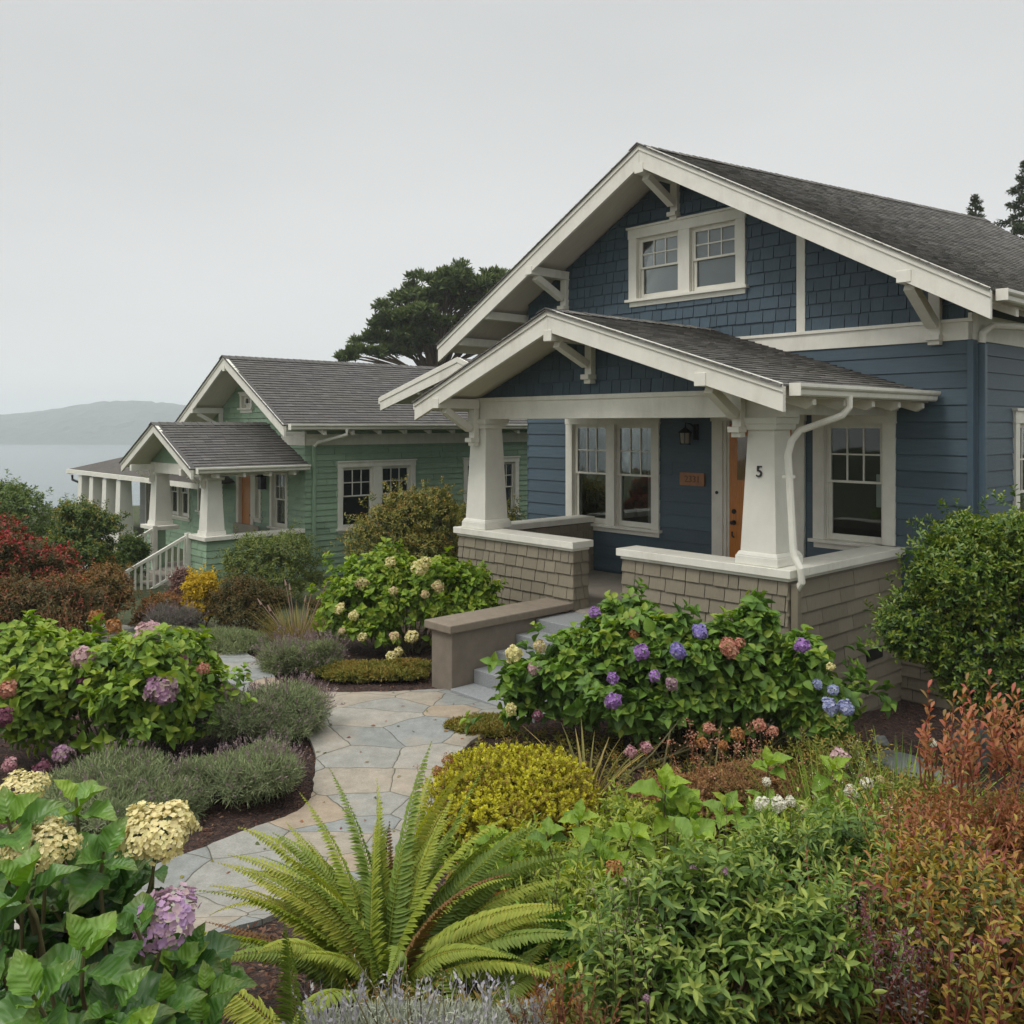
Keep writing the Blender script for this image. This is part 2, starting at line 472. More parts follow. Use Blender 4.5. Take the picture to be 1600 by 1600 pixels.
def gable_roof(parent, name, xr, zr, xl, xrgt, slope, y0, y1, mat, th=.13, step=.115, soffit='soffit', ridge=True, dmat='soffit', inset=.0):
    """shingled gable roof with its deck (soffit). zr = top of deck at the ridge"""
    rb = MB(); sL, sR = slope if isinstance(slope, tuple) else (slope, slope); slope = (sL + sR) / 2
    for xe in (xl, xrgt):
        so_ = sL if xe < xr else sR; ze = zr - so_ * abs(xe - xr)
        sx = 1 if xe > xr else -1
        fr, ln = slope_frame(xe + sx * .03, ze - so_ * .03, xr, zr)
        courses(rb, fr, y0 - .095, y1, 0, ln, step, 'shingle', dbot=.022, dtop=.006, wmin=.10, wmax=.30, jit=.006, gap=.005, vgap=.0)
    for xe in (xl, xrgt):                      # dark drip edge of the roofing felt along the rake
        so_ = sL if xe < xr else sR
        rb.prism([(xe, y0 - .09, zr - so_ * abs(xe - xr) + .004), (xr, y0 - .09, zr + .004), (xr, y0 - .09, zr + .020), (xe, y0 - .09, zr - so_ * abs(xe - xr) + .020)], (0, .13, 0)); rb.var[-6:] = [0.0] * 6
    ro = rb.build(name, mat, parent, recalc=False)
    d = MB()
    zl = zr - sL * abs(xl - xr); zq = zr - sR * abs(xrgt - xr)
    d.prism([(xl, y0 + inset, zl - .004), (xr, y0 + inset, zr - .004), (xr, y0 + inset, zr - th), (xl, y0 + inset, zl - th)], (0, y1 - y0 - inset, 0))
    d.prism([(xr, y0 + inset, zr - .004), (xrgt, y0 + inset, zq - .004), (xrgt, y0 + inset, zq - th), (xr, y0 + inset, zr - th)], (0, y1 - y0 - inset, 0))
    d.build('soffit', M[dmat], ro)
    if ridge:
        rc = MB(); y = y0 - .10
        while y < y1:
            e = min(y + .16, y1); w = .15; va = random.random(); lift = .012 + random.uniform(0, .006)
            zt = zr + .022 + lift; zb = zr + .022 + lift - slope * w; dn = .012
            rc.add([(xr - w, y, zb), (xr, y, zt), (xr + w, y, zb), (xr - w, e + .03, zb - dn), (xr, e + .03, zt - dn), (xr + w, e + .03, zb - dn),
                    (xr - w, y, zb - .012), (xr, y, zt - .014), (xr + w, y, zb - .012)],
                   [(0, 1, 4, 3), (1, 2, 5, 4), (6, 7, 1, 0), (7, 8, 2, 1)], va); y = e
        rc.build('ridge_cap', mat, ro, recalc=False)
    return ro


def barge(parent, x_tip, z_tip, x_r, z_r, y, depth, th=.05, top=.09):
    """one barge board (plumb cut) with a raised upper band"""
    b = MB()
    g = .0015 if x_tip > x_r else -.0015
    b.prism([(x_r + g, y, z_r), (x_tip, y, z_tip), (x_tip, y, z_tip - depth), (x_r + g, y, z_r - depth * 1.04)], (0, th, 0))
    b.prism([(x_r + g, y - .018, z_r + .008), (x_tip + g * 4, y - .018, z_tip + .008), (x_tip + g * 4, y - .018, z_tip - top), (x_r + g, y - .018, z_r - top)], (0, .0165, 0))
    return b.build('barge_board', M['trim'], parent, .003)


def bracket(parent, x, y_out, y_wall, z_beam, drop, w=.1, mat='trim', hb=.13, block=True):
    """triangular knee brace: outlooker beam, post on the wall, diagonal, foot block"""
    b = MB()
    b.box(x - w * .62, x + w * .62, y_out - .06, y_wall - .0, z_beam - hb, z_beam)
    b.box(x - w * .5, x + w * .5, y_wall - .085, y_wall - .002, z_beam - hb - drop, z_beam - hb - .001)
    A = (x, y_out + .10, z_beam - hb - .02); B = (x, y_wall - .12, z_beam - hb - drop + .12)
    b.bar(A, B, w * .86, w * .95, (1, 0, 0))
    if block:
        b.box(x - w * .62, x + w * .62, y_wall - .15, y_wall - .003, z_beam - hb - drop - .06, z_beam - hb - drop - .001)
        b.box(x - w * .5, x + w * .5, y_wall - .1, y_wall - .004, z_beam - hb - drop - .11, z_beam - hb - drop - .061)
    return b.build('bracket', M[mat], parent, .004)


def gutter(parent, xo, ztop, y0, y1, sx=1, mat='trim'):
    """ogee eaves gutter running along y; xo = back edge"""
    prof = [(0, 0), (0, -.115), (.06, -.115), (.075, -.1), (.082, -.06), (.105, -.045), (.115, -.03), (.115, 0), (.105, 0), (.105, -.012), (.01, -.012)]
    b = MB(); b.prism([(xo + sx * a, y0, ztop + c) for a, c in prof], (0, y1 - y0, 0))
    b.box(min(xo, xo + sx * .118), max(xo, xo + sx * .118), y0 - .012, y0 - .001, ztop - .117, ztop + .002)
    return b.build('gutter', M[mat], parent, .002)


def text_obj(name, body, size, mat, parent, mw, ext=.004):
    cu = bpy.data.curves.new(name, 'FONT'); cu.body = body; cu.size = size; cu.extrude = ext; cu.align_x = 'CENTER'; cu.align_y = 'CENTER'
    tmp = bpy.data.objects.new(name + '_tmp', cu); COL.objects.link(tmp)
    dg = bpy.context.evaluated_depsgraph_get()
    me = bpy.data.meshes.new_from_object(tmp.evaluated_get(dg))
    bpy.data.objects.remove(tmp); me.name = name
    me.materials.clear(); me.materials.append(mat)
    o = bpy.data.objects.new(name, me); COL.objects.link(o); o.parent = parent; o.matrix_local = mw
    return o


# ================================================================== BLUE HOUSE
RZ = math.atan2(-E1[1], -E1[0])
blue = empty('bungalow', W(0, 0, 0), RZ, 'navy blue shingled bungalow with white trim, deep gabled porch and grey asphalt roof', 'house')
TF = 2.5                      # front wall plane (y)
XR_W, XL_W = .78, -6.35       # right and left wall corners (x = -s)
YB = 13.5
ridge_x, ridge_z, sl = -3.25, 6.90, .548
tipR, tipL, yb = 1.27, -7.72, 1.68
FL = .78
PRX, PRZ, PSL, PSR, PYB = -2.68, 4.37, .395, .318, -.65     # porch ridge
PTR, PTL = .33, -5.24

roof_clip = [(sl, 1, ridge_z - .13 + sl * ridge_x), (-sl, 1, ridge_z - .13 - sl * ridge_x)]

wins = dict(porch=(-5.44, -3.55, 1.45, 3.22), right=(-1.10, -.05, 1.56, 3.24), gable=(-4.12, -2.09, 4.87, 6.0))
door_hole = (-2.43, -1.38, FL, 3.10)
ff = front(TF)
holes = [win_hole(*wins['porch']), win_hole(*wins['right']), win_hole(*wins['gable']), door_hole]
wb = MB()
wall_slab(wb, ff, XL_W, XR_W, -.45, 7.0, holes, roof_clip)
courses(wb, ff, XL_W, XR_W + .018, .42, 4.02, .19, 'lap', [wins['porch'], wins['right'], (-2.64, -1.2, FL, 3.26)])
swin = (4.72 - 0.0, 5.9, 1.3, 3.24)
sideh = [win_hole(*(3.78, 4.9, 1.3, 3.24))]
fs_ = side(XR_W)
wall_slab(wb, fs_, TF + .12, YB, -.45, 4.72, sideh)
courses(wb, fs_, TF - .018, YB, .42, 4.02, .19, 'lap', [(3.78, 4.9, 1.3, 3.24)])
fl_ = lside(XL_W)
wall_slab(wb, fl_, TF + .12, YB, -.45, 4.72)
courses(wb, fl_, TF - .018, YB, .42, 4.62, .19, 'lap')
wb.box(XL_W + .12, XR_W - .12, YB - .12, YB, -.45, 7.0 - 2.2)
main_wall = wb.build('wall', M['navy'], blue, recalc=False)
gb = MB()
courses(gb, ff, XL_W, XR_W, 4.24, 6.85, .165, 'shingle', [wins['gable'], (-1.335, -1.215, 4.2, 6.5)], roof_clip, dbot=.024, dtop=.004, wmin=.11, wmax=.30, gap=.011)
gb.build('gable_shingles', M['navy_shingle'], blue, recalc=False)
fd = MB()   # taupe shingled foundation of the main wall
courses(fd, ff, XL_W, XR_W + .02, -.45, .415, .14, 'shingle', wmin=.14, wmax=.4, dbot=.024)
courses(fd, fs_, TF - .02, YB, -.45, .415, .14, 'shingle', wmin=.14, wmax=.4, dbot=.024)
fd.build('foundation', M['taupe'], blue, recalc=False)
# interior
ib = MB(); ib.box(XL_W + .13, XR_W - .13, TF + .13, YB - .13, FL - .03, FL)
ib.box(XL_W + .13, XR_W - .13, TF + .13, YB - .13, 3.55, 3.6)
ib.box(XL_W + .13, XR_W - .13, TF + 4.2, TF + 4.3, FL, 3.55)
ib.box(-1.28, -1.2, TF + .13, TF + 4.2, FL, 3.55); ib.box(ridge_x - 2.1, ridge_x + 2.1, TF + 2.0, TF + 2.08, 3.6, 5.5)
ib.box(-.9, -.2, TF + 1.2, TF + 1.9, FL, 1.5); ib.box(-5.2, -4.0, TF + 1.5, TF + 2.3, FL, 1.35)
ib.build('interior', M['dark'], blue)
window(blue, ff, *wins['porch'], nsash=2, tw=.14, head=.16, mull=.17, curtain=[(.30, .52, -.5, 'curtain'), (.62, .74, -.35, 'curtain')])
window(blue, ff, *wins['right'], nsash=1, tw=.15, head=.17, curtain=None)
window(blue, ff, *wins['gable'], nsash=2, tw=.15, head=.16, mull=.2, split=.5, curtain=[(-.02, 1.02, -.11, 'blind')])
window(blue, fs_, 3.78, 4.9, 1.3, 3.24, nsash=1, tw=.14, head=.17)
nb = MB(); nb.fbox(ff, -.36, -.19, 2.05, 2.45, -.14, -.139)
nb.build('notice', M['curtain'], blue)
# belt course, corner boards, battens
bb = MB(); bb.fbox(ff, XL_W, XR_W + .03, 4.0, 4.20, -.01, .03); bb.fbox(ff, XL_W, XR_W + .045, 4.20, 4.24, -.01, .055)
bb.fbox(fs_, TF - .03, YB, 4.0, 4.3, -.01, .03)
bb.build('belt_course', M['trim'], blue, .003)
vb = MB(); vb.fbox(ff, -1.335, -1.215, 4.242, 5.62, -.01, .03); vb.build('batten', M['trim'], blue, .003)
cb = MB(); cb.fbox(ff, XR_W - .015, XR_W + .05, .42, 3.998, .0, .045); cb.fbox(fs_, TF - .044, TF + .06, .42, 3.998, .019, .049); cb.build('corner_board', M['navy_pipe'], blue, .003)
# roof
mroof = gable_roof(blue, 'roof', ridge_x, ridge_z, tipL, tipR, sl, yb + .02, YB + .5, M['roof'])
for o_ in [mroof] + list(mroof.children):      # the old ridge climbs a little towards the back
    if o_.name.startswith('soffit'):
        bm_ = bmesh.new(); bm_.from_mesh(o_.data); bmesh.ops.subdivide_edges(bm_, edges=bm_.edges, cuts=14, use_grid_fill=True); bm_.to_mesh(o_.data); bm_.free()
    for v_ in o_.data.vertices:
        v_.co.z += .07 * max(0, v_.co.y - yb - .1) * max(0, 1 - abs(v_.co.x - ridge_x) / 4.5)
for xt in (tipR, tipL):
    barge(blue, xt + (.03 if xt > ridge_x else -.03), ridge_z - sl * abs(xt - ridge_x) + .02 - sl * .03, ridge_x, ridge_z + .025, yb - .03, .31)
eR = ridge_z - sl * (tipR - ridge_x)
gutter(blue, tipR + .05, eR + .0, yb + .06, YB + .5)
for i in range(9):
    y = yb + .75 + i * .62
    t = MB(); t.prism([(XR_W + .03, y - .045, ridge_z - sl * (XR_W + .03 - ridge_x) - .132), (tipR + .02, y - .045, eR - .135), (tipR + .02, y - .045, eR - .22), (XR_W + .03, y - .045, ridge_z - sl * (XR_W + .03 - ridge_x) - .26)], (0, .09, 0))
    t.build('rafter_tail', M['trim'], blue, .003)
zb_ = lambda x: ridge_z - sl * abs(x - ridge_x) - .15
bracket(blue, ridge_x, yb + .02, TF, zb_(ridge_x) - .10, .42, .12)
bracket(blue, .42, yb + .02, TF, zb_(.42) - .02, .52, .13)
bracket(blue, -5.46, yb + .02, TF, zb_(-5.46) - .02, .42, .12)
# second lower outlookers towards the low left end
for x in (-6.55, -7.25):
    b = MB(); b.box(x - .07, x + .07, yb + .02, TF + .6, zb_(x) - .15, zb_(x) - .02); b.build('outlooker', M['trim'], blue, .004)
# low west wing roof seen beyond the big barge board
wz, wx0, wx1, wy0, wy1 = 4.28, -8.3, -10.8, 2.6, 6.5
wsl = .27
fr, ln = slope_frame(wx1 - .03, wz - wsl * (wx0 - wx1) - .01, wx0, wz)
wr = MB(); courses(wr, fr, wy0 - .03, wy1, 0, ln, .14, 'shingle', dbot=.02, dtop=.004, wmin=.1, wmax=.3)
fr2, ln2 = slope_frame(-6.4, wz - .7, wx0, wz)
courses(wr, fr2, wy0 - .03, wy1, 0, ln2, .14, 'shingle', dbot=.02, dtop=.004, wmin=.1, wmax=.3)
wo = wr.build('wing_roof', M['roof'], blue, recalc=False)
d = MB(); ze = wz - wsl * (wx0 - wx1)
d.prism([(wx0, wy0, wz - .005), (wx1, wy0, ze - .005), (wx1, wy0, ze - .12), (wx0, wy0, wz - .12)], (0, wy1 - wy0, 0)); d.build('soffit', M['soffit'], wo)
barge(blue, wx1 - .03, ze + .01, wx0, wz + .02, wy0 - .06, .27)
barge(blue, -6.9, wz - .5, wx0, wz + .02, wy0 - .06, .25)
gutter(blue, wx1 - .05, ze + .0, wy0, wy1, -1)
for x in (-8.6, -9.6):
    b = MB(); z = wz - wsl * (wx0 - x) - .15; b.box(x - .06, x + .06, wy0 - .02, wy0 + 1.2, z - .13, z); b.build('outlooker', M['trim'], blue, .004)

# ---- porch
pb = MB(); pb.box(-5.05, -.06, .06, TF - .03, FL - .12, FL); pb.build('porch_floor', M['concrete'], blue, .006)
px0, px1 = -5.12, .0
CAPZ = 1.62


def knee(fr, a0, a1, z0, z1, th, name='porch_wall'):
    b = MB(); wall_slab(b, fr, a0, a1, z0, z1, th=th)
    return b


kb = MB()
# left front part, right front part, right side, left side, returns at the opening (flared skirts get a small outward batter)
b = knee(front(0), px0, -2.92, -.35, CAPZ - .10, .26)
courses(b, front(0), px0 - .02, -2.92 + .02, -.3, CAPZ - .10, .15, 'shingle', dbot=.03, dtop=.006, wmin=.11, wmax=.28, gap=.010)
courses(b, side(-2.92), -.022, .26, -.3, CAPZ - .10, .15, 'shingle', dbot=.028, dtop=.006, gap=.010)
wl = b.build('porch_wall', M['taupe'], blue, recalc=False)
c = MB(); c.box(px0 - .06, -2.92 + .06, -.075, .30, CAPZ - .085, CAPZ); c.box(px0 - .02, -2.92 + .02, -.04, .27, CAPZ - .12, CAPZ - .086); c.build('coping', M['trim'], wl, .006)
b = knee(front(0), -2.11, px1, -.35, CAPZ - .10, .26)
courses(b, front(0), -2.11 - .02, px1 + .022, -.3, CAPZ - .10, .15, 'shingle', dbot=.03, dtop=.006, wmin=.11, wmax=.28, gap=.010)
courses(b, lside(-2.11), -.022, .26, -.3, CAPZ - .10, .15, 'shingle', dbot=.028, dtop=.006, gap=.010)
wr_ = b.build('porch_wall', M['taupe'], blue, recalc=False)
c = MB(); c.box(-2.11 - .06, px1 + .075, -.075, .30, CAPZ - .085, CAPZ); c.box(-2.11 - .02, px1 + .04, -.04, .27, CAPZ - .12, CAPZ - .086); c.build('coping', M['trim'], wr_, .006)
b = MB(); wall_slab(b, side(px1), .262, TF - .002, -.45, CAPZ - .10, th=.26)
courses(b, side(px1), -.02, TF, -.45, CAPZ - .10, .16, 'shingle', dbot=.028, dtop=.008, wmin=.3, wmax=.8, gap=.005, jit=.001)
ws_ = b.build('porch_wall', M['taupe'], blue, recalc=False)
c = MB(); c.box(-.30, px1 + .075, .302, TF - .022, CAPZ - .085, CAPZ); c.box(-.27, px1 + .04, .272, TF - .022, CAPZ - .12, CAPZ - .086); c.build('coping', M['trim'], ws_, .006)
b = MB(); wall_slab(b, lside(px0), .262, TF - .002, -.45, CAPZ - .10, th=.26)
courses(b, side(px0 + .26), .26, TF - .02, FL, CAPZ - .10, .125, 'shingle', dbot=.018, dtop=.006)
wl2 = b.build('porch_wall', M['taupe'], blue, recalc=False)
c = MB(); c.box(px0 - .06, px0 + .30, .302, TF - .022, CAPZ - .085, CAPZ); c.build('coping', M['trim'], wl2, .006)
# foundation vent
v = MB(); v.fbox(side(px1), 1.62, 1.98, .42, .55, .0, .034)
v.build('vent', M['black'], blue, .004)
# pillars
for (cx, cy) in ((-.34, .22), (-4.80, .22)):
    p = MB(); p.frustum(cx, cy, CAPZ + .13, 3.02, .208, .152)
    po = p.build('pillar', M['stucco'], blue, .006)
    q = MB(); q.frustum(cx, cy, CAPZ + .001, CAPZ + .09, .25, .246); q.frustum(cx, cy, CAPZ + .09, CAPZ + .132, .242, .22); q.build('plinth', M['stucco'], po, .008)
    q = MB(); q.frustum(cx, cy, 3.0, 3.06, .19, .20); q.frustum(cx, cy, 3.06, 3.13, .215, .225); q.build('capital', M['stucco'], po, .006)
# beams
BZ0, BZ1 = 3.13, 3.40
b = MB(); b.box(-5.02, -.06, .06, .34, BZ0, BZ1); b.box(-5.04, -.04, .035, .06, BZ1 - .035, BZ1 + .02); b.build('beam', M['trim'], blue, .005)
for x in (-.45, -5.02):
    b = MB(); b.box(x, x + .28, .342, TF - .04, BZ0 + .03, BZ1 - .002); b.build('beam', M['trim'], blue, .005)
pclip = [(PSR, 1, PRZ - .12 + PSR * PRX), (-PSL, 1, PRZ - .12 - PSL * PRX)]
b = MB(); wall_slab(b, front(.10), -5.1, .12, BZ1 + .001, 4.4, (), pclip, .08)
courses(b, front(.10), -5.1, .12, BZ1 + .022, 4.4, .16, 'shingle', (), pclip, dbot=.018, dtop=.005, wmin=.1, wmax=.24)
b.build('porch_gable', M['navy_shingle'], blue, recalc=False)
proof = gable_roof(blue, 'porch_roof', PRX, PRZ, PTL, PTR, (PSL, PSR), PYB + .02, TF + .0, M['roof'], th=.11, step=.11)
for xt in (PTR, PTL):
    sg = 1 if xt > PRX else -1
    barge(blue, xt + sg * .03, PRZ - (PSR if sg > 0 else PSL) * abs(xt - PRX) + .01, PRX, PRZ + .022, PYB - .03, .255, top=.075)
pe = PRZ - PSR * (PTR - PRX)
gutter(blue, PTR + .045, pe + .02, PYB + .06, TF - .06)
gutter(blue, PTL - .045, PRZ - PSL * (PRX - PTL) + .02, PYB + .06, TF - .06, -1)
for i in range(5):
    y = PYB + .55 + i * .6
    zz = lambda x: PRZ - PSR * (x - PRX) - .112
    t = MB(); t.prism([(-.05, y - .035, zz(-.05)), (PTR + .02, y - .035, zz(PTR + .02)), (PTR + .02, y - .035, zz(PTR) - .06), (PTR - .05, y - .035, zz(PTR) - .1), (-.05, y - .035, zz(-.05) - .12)], (0, .07, 0))
    t.build('rafter_tail', M['trim'], blue, .003)
zp = lambda x: PRZ - (PSR if x > PRX else PSL) * abs(x - PRX) - .13
bracket(blue, PRX, PYB + .02, .085, zp(PRX) - .09, .36, .105)
bracket(blue, -.55, PYB + .02, .03, zp(-.55) + .0, .40, .11)
bracket(blue, -4.80, PYB + .02, .03, zp(-4.80) + .0, .40, .11)
# steps
for i in range(5):
    z = FL - .155 * (i + 1) + .155 * 0
    y1, z = [-.02, -.62, -.94, -1.26, -1.58][i], [.765, .63, .49, .345, .19][i]
    s = MB(); s.box(-2.92, -1.6, [-.64, -.96, -1.28, -1.60, -1.93][i], y1 - .001, -.1 - .01 * i, z)
    s.build('step', M['granite'], blue, .008)
s = MB(); s.box(-2.88, -2.13, -.018, .058, -.1, FL - .001); s.build('threshold', M['concrete'], blue, .004)
# door
dr = MB()
x0, x1 = -2.375, -1.42
dy = TF + .02
dr.box(x0, x1, dy, dy + .045, FL + .01, 3.06)
for (a0, a1, z0, z1) in ((x0 + .13, x0 + .4, FL + .22, 2.0), (x0 + .48, x1 - .13, FL + .22, 2.0)):
    dr.box(a0, a1, dy - .006, dy - .001, z0, z1)
door = dr.build('door', M['wood'], blue, .004)
g = MB(); g.box(x0 + .13, x1 - .13, dy - .008, dy - .003, 2.3, 2.9); g.build('pane', M['glass'], door)
k = MB()
for z in (1.72, 1.87): k.tube([(x0 + .075, dy - .012, z), (x0 + .075, dy - .001, z)], .034, 16)
k.tube([(x0 + .075, dy - .07, 1.72), (x0 + .075, dy - .012, 1.72)], .026, 14)
k.tube([(x0 + .075, dy - .012, 1.52), (x0 + .075, dy - .05, 1.54), (x0 + .075, dy - .05, 1.6)], .012, 8)
k.build('handle', M['black'], door)
t = MB(); t.fbox(ff, -2.62, -2.45, FL, 3.10, -.02, .05); t.fbox(ff, -1.38, -1.22, FL, 3.10, -.02, .05); t.fbox(ff, -2.64, -1.2, 3.10, 3.26, -.02, .055)
t.fbox(ff, -2.45, -2.41, FL, 3.10, -.11, .015); t.fbox(ff, -2.41, -2.378, FL, 3.098, -.12, -.02); t.fbox(ff, -1.41, -1.38, FL, 3.10, -.11, .02)
fr_ = t.build('door_frame', M['trim'], blue, .003)
k = MB(); k.tube([(-2.53, TF - .051, 2.12), (-2.53, TF - .064, 2.12)], .022, 14); k.build('doorbell', M['black'], fr_)
# lamp on the wall
l_ = MB(); lx, lz, ly = -2.99, 2.96, TF
l_.box(lx + .06, lx + .13, ly - .045, ly - .02, lz - .12, lz + .10)
l_.tube([(lx + .09, ly - .04, lz + .04), (lx + .06, ly - .10, lz + .10), (lx + .0, ly - .15, lz + .12), (lx, ly - .15, lz + .04)], .010, 8)
l_.add([(lx, ly - .15, lz + .07)] + [(lx + .115 * cos(a), ly - .15 + .115 * sin(a), lz - .02) for a in [i * pi / 3 for i in range(6)]], [(0, 1 + i, 1 + (i + 1) % 6) for i in range(6)] + [(1, 2, 3, 4, 5, 6)])
for i in range(6):
    a = i * pi / 3; l_.bar((lx + .085 * cos(a), ly - .15 + .085 * sin(a), lz - .02), (lx + .075 * cos(a), ly - .15 + .075 * sin(a), lz - .17), .008, .008, (1, 0.3, 0))
l_.tube([(lx, ly - .15, lz - .17), (lx, ly - .15, lz - .185)], .08, 12)
lamp = l_.build('wall_lamp', M['black'], blue)
m, nt, out = new_mat('amber seeded glass')
b_ = N(nt, 'ShaderNodeBsdfPrincipled', _Roughness=.3); b_.inputs['Base Color'].default_value = (.30, .26, .17, 1); b_.inputs['Alpha'].default_value = .8; L(nt, b_, 0, out, 0)
g = MB(); g.tube([(lx, ly - .15, lz - .168), (lx, ly - .15, lz - .022)], .074, 6); g.build('lamp_glass', m, lamp)
# plaque and house number
pl = MB(); pl.box(-3.17, -2.75, TF - .045, TF - .022, 2.19, 2.375); pq = pl.build('plaque', M['brass'], blue, .004)
text_obj('digits', '2331', .135, M['twig'], pq, Matrix.Translation((-2.95, TF - .047, 2.28)) @ Matrix.Rotation(pi / 2, 4, 'X'), .002)
text_obj('house_number', '5', .165, M['black'], blue, Matrix.Translation((-.34, .22 - .184, 2.57)) @ Matrix.Rotation(RAD(90 - 3.4), 4, 'X'), .006)
# downspouts
dsp = MB(); gx = PTR + .1; yy = -.05
P_ = [(gx, .62, pe - .08), (gx, .62, pe - .2), (gx - .06, .50, pe - .30), (.03, -.0 + .15, pe - .45), (-.0, .0 + .08, pe - .55), (.0, .06, 2.6), (.035, .03, 1.95), (.065, .0, CAPZ + .16), (.10, .02, CAPZ + .02), (.10, .06, CAPZ - .16)]
P_ = [(gx, .42, pe - .08), (gx, .42, pe - .19), (gx - .05, .38, pe - .27), (.045, .16, pe - .42), (-.005, .09, pe - .52), (-.025, .055, pe - .66), (.02, .03, 2.3), (.055, .02, CAPZ + .2), (.075, .02, CAPZ + .12), (.135, .02, CAPZ + .02), (.135, .04, CAPZ - .12), (.075, .05, CAPZ - .2)]
dsp.tube(P_, .036, 10); dsp.build('downspout', M['trim'], blue, smooth=False)
st_ = MB(); st_.box(-.07, .03, .025, .10, 2.52, 2.55); st_.build('strap', M['trim'], blue)
dsp = MB(); dsp.box(.03, .11, .01, .09, -.2, CAPZ - .14); dsp.build('downspout', M['taupe_pipe'], blue, .012)
dsp = MB(); dsp.tube([(tipR + .10, 3.35, eR - .1), (tipR + .10, 3.35, eR - .2), (tipR + .0, 3.3, eR - .28), (XR_W + .16, 2.72, 4.16), (XR_W + .09, 2.62, 4.07), (XR_W + .085, 2.6, 3.96)], .042, 10); dsp.build('downspout', M['trim'], blue)
dsp = MB(); dsp.box(XR_W + .052, XR_W + .135, 2.56, 2.645, .2, 3.96); dsp.build('downspout', M['navy_pipe'], blue, .014)

# cheek wall of the steps: a thing of its own
chk = empty('retaining_wall', W(3.11, -1.0, 0), RZ, 'brown cast-stone planter wall with flat coping beside the granite steps', 'garden wall')
b = MB(); b.box(-.18, .18, -.90, .93, -.15, .79); b.build('wall_body', M['cast'], chk, .008)
b = MB(); b.box(-.235, .235, -.965, .96, .79, .88); b.build('coping', M['cast_cap'], chk, .012)

# ================================================================== GREEN HOUSE
gs, gt = 12.13, 1.56
gh = empty('cottage', W(gs, gt, 0), RZ, 'green clapboard cottage with white trim, small gabled porch and grey roof beyond the shrubs', 'house')
GB = -.7
GXL, GY1 = -5.6, 11.0
grx, grz, gsl, gyb = -2.2, 4.56, .56, -.75
gclip = [(gsl, 1, grz - .12 + gsl * grx), (-gsl, 1, grz - .12 - gsl * grx)]
gsf = side(0); gff = front(0)
gw = [(.76, 2.81, .75, 2.26), (4.25, 6.05, .75, 2.25)]
gfw = [(-1.5, -.72, .76, 2.12), (-2.28, -1.92, .9, 2.12), (-5.3, -3.9, .85, 2.12)]
gd = (-3.06, -2.36, -.0, 2.05)
ggw = (-2.95, -2.35, 3.38, 3.80)
b = MB()
wall_slab(b, gsf, .12, GY1, GB, 3.1, [win_hole(*w) for w in gw])
courses(b, gsf, -.015, GY1, GB, 2.62, .13, 'shingle', gw, wmin=.5, wmax=1.6, dbot=.027, jit=.003)
wall_slab(b, gff, GXL, 0, GB, 4.7, [win_hole(*w) for w in gfw] + [win_hole(*ggw, .07, .08), gd], gclip)
courses(b, gff, GXL, .015, GB, 4.6, .13, 'shingle', gfw + [ggw, (-3.16, -2.26, 0, 2.15)], gclip, wmin=.3, wmax=.9, dbot=.032, jit=.003)
b.box(GXL, GXL + .12, .12, GY1, GB, 2.6); b.box(GXL + .12, -.12, GY1 - .12, GY1, GB, 2.9)
b.build('wall', M['green'], gh, recalc=False)
gww = (-7.25, -5.80, .62, 1.98)                 # low west end of the cottage
b = MB(); wall_slab(b, gff, -8.4, GXL - .002, GB, 2.1, [win_hole(*gww)]); courses(b, gff, -8.4, GXL - .002, GB, 2.1, .13, 'shingle', [gww], wmin=.3, wmax=.9)
b.box(-8.4, -8.28, .12, 4, GB, 2.1); b.box(-8.28, GXL - .002, 3.0, 3.1, GB, 2.1); b.build('wing_wall', M['green'], gh, recalc=False)
b = MB(); b.prism([(GXL - .32, -.3, 2.36), (-8.7, -.3, 2.14), (-8.7, -.3, 2.06), (GXL - .32, -.3, 2.28)], (0, 4.5, 0)); b.build('wing_roof', M['roof_green'], gh)
window(gh, gff, *gww, nsash=2, tw=.09, head=.1)
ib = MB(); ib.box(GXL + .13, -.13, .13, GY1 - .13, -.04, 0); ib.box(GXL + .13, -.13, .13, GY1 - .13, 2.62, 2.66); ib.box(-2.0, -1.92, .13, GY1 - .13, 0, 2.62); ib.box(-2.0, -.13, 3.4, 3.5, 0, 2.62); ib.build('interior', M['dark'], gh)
for w in gw: window(gh, gsf, *w, nsash=2, tw=.12, head=.13, mull=.22, split=.52)
for w in gfw: window(gh, gff, *w, nsash=1 if w[1] - w[0] < 1 else 2, tw=.09, head=.1, split=.5)
window(gh, gff, *ggw, nsash=1, tw=.09, head=.08, grid=(2, 1), split=.3)
b = MB(); b.fbox(gsf, -.03, GY1, 2.62, 2.86, -.005, .03); b.fbox(gff, -1.0, .03, 2.62, 2.86, -.005, .03); b.fbox(gff, -1.0, .045, 2.86, 2.9, -.005, .05); b.build('belt_course', M['trim'], gh, .003)
gtr, gtl = .5, -5.9
groof = gable_roof(gh, 'roof', grx, grz, gtl, gtr, gsl, gyb + .02, GY1 + .5, M['roof_green'], th=.11)
for xt in (gtr, gtl):
    sg = 1 if xt > grx else -1
    barge(gh, xt + sg * .02, grz - gsl * abs(xt - grx), grx, grz + .022, gyb - .03, .24, top=.07)
ge = grz - gsl * (gtr - grx)
gutter(gh, gtr + .04, ge + .02, gyb + .06, GY1 + .5)
for i in range(16):
    y = .15 + i * .68
    t = MB(); t.prism([(.02, y - .04, grz - gsl * (.02 - grx) - .112), (gtr + .02, y - .04, ge - .115), (gtr + .02, y - .04, ge - .20), (.02, y - .04, ge - .02)], (0, .08, 0)); t.build('rafter_tail', M['trim'], gh)
zq = lambda x: grz - gsl * abs(x - grx) - .13
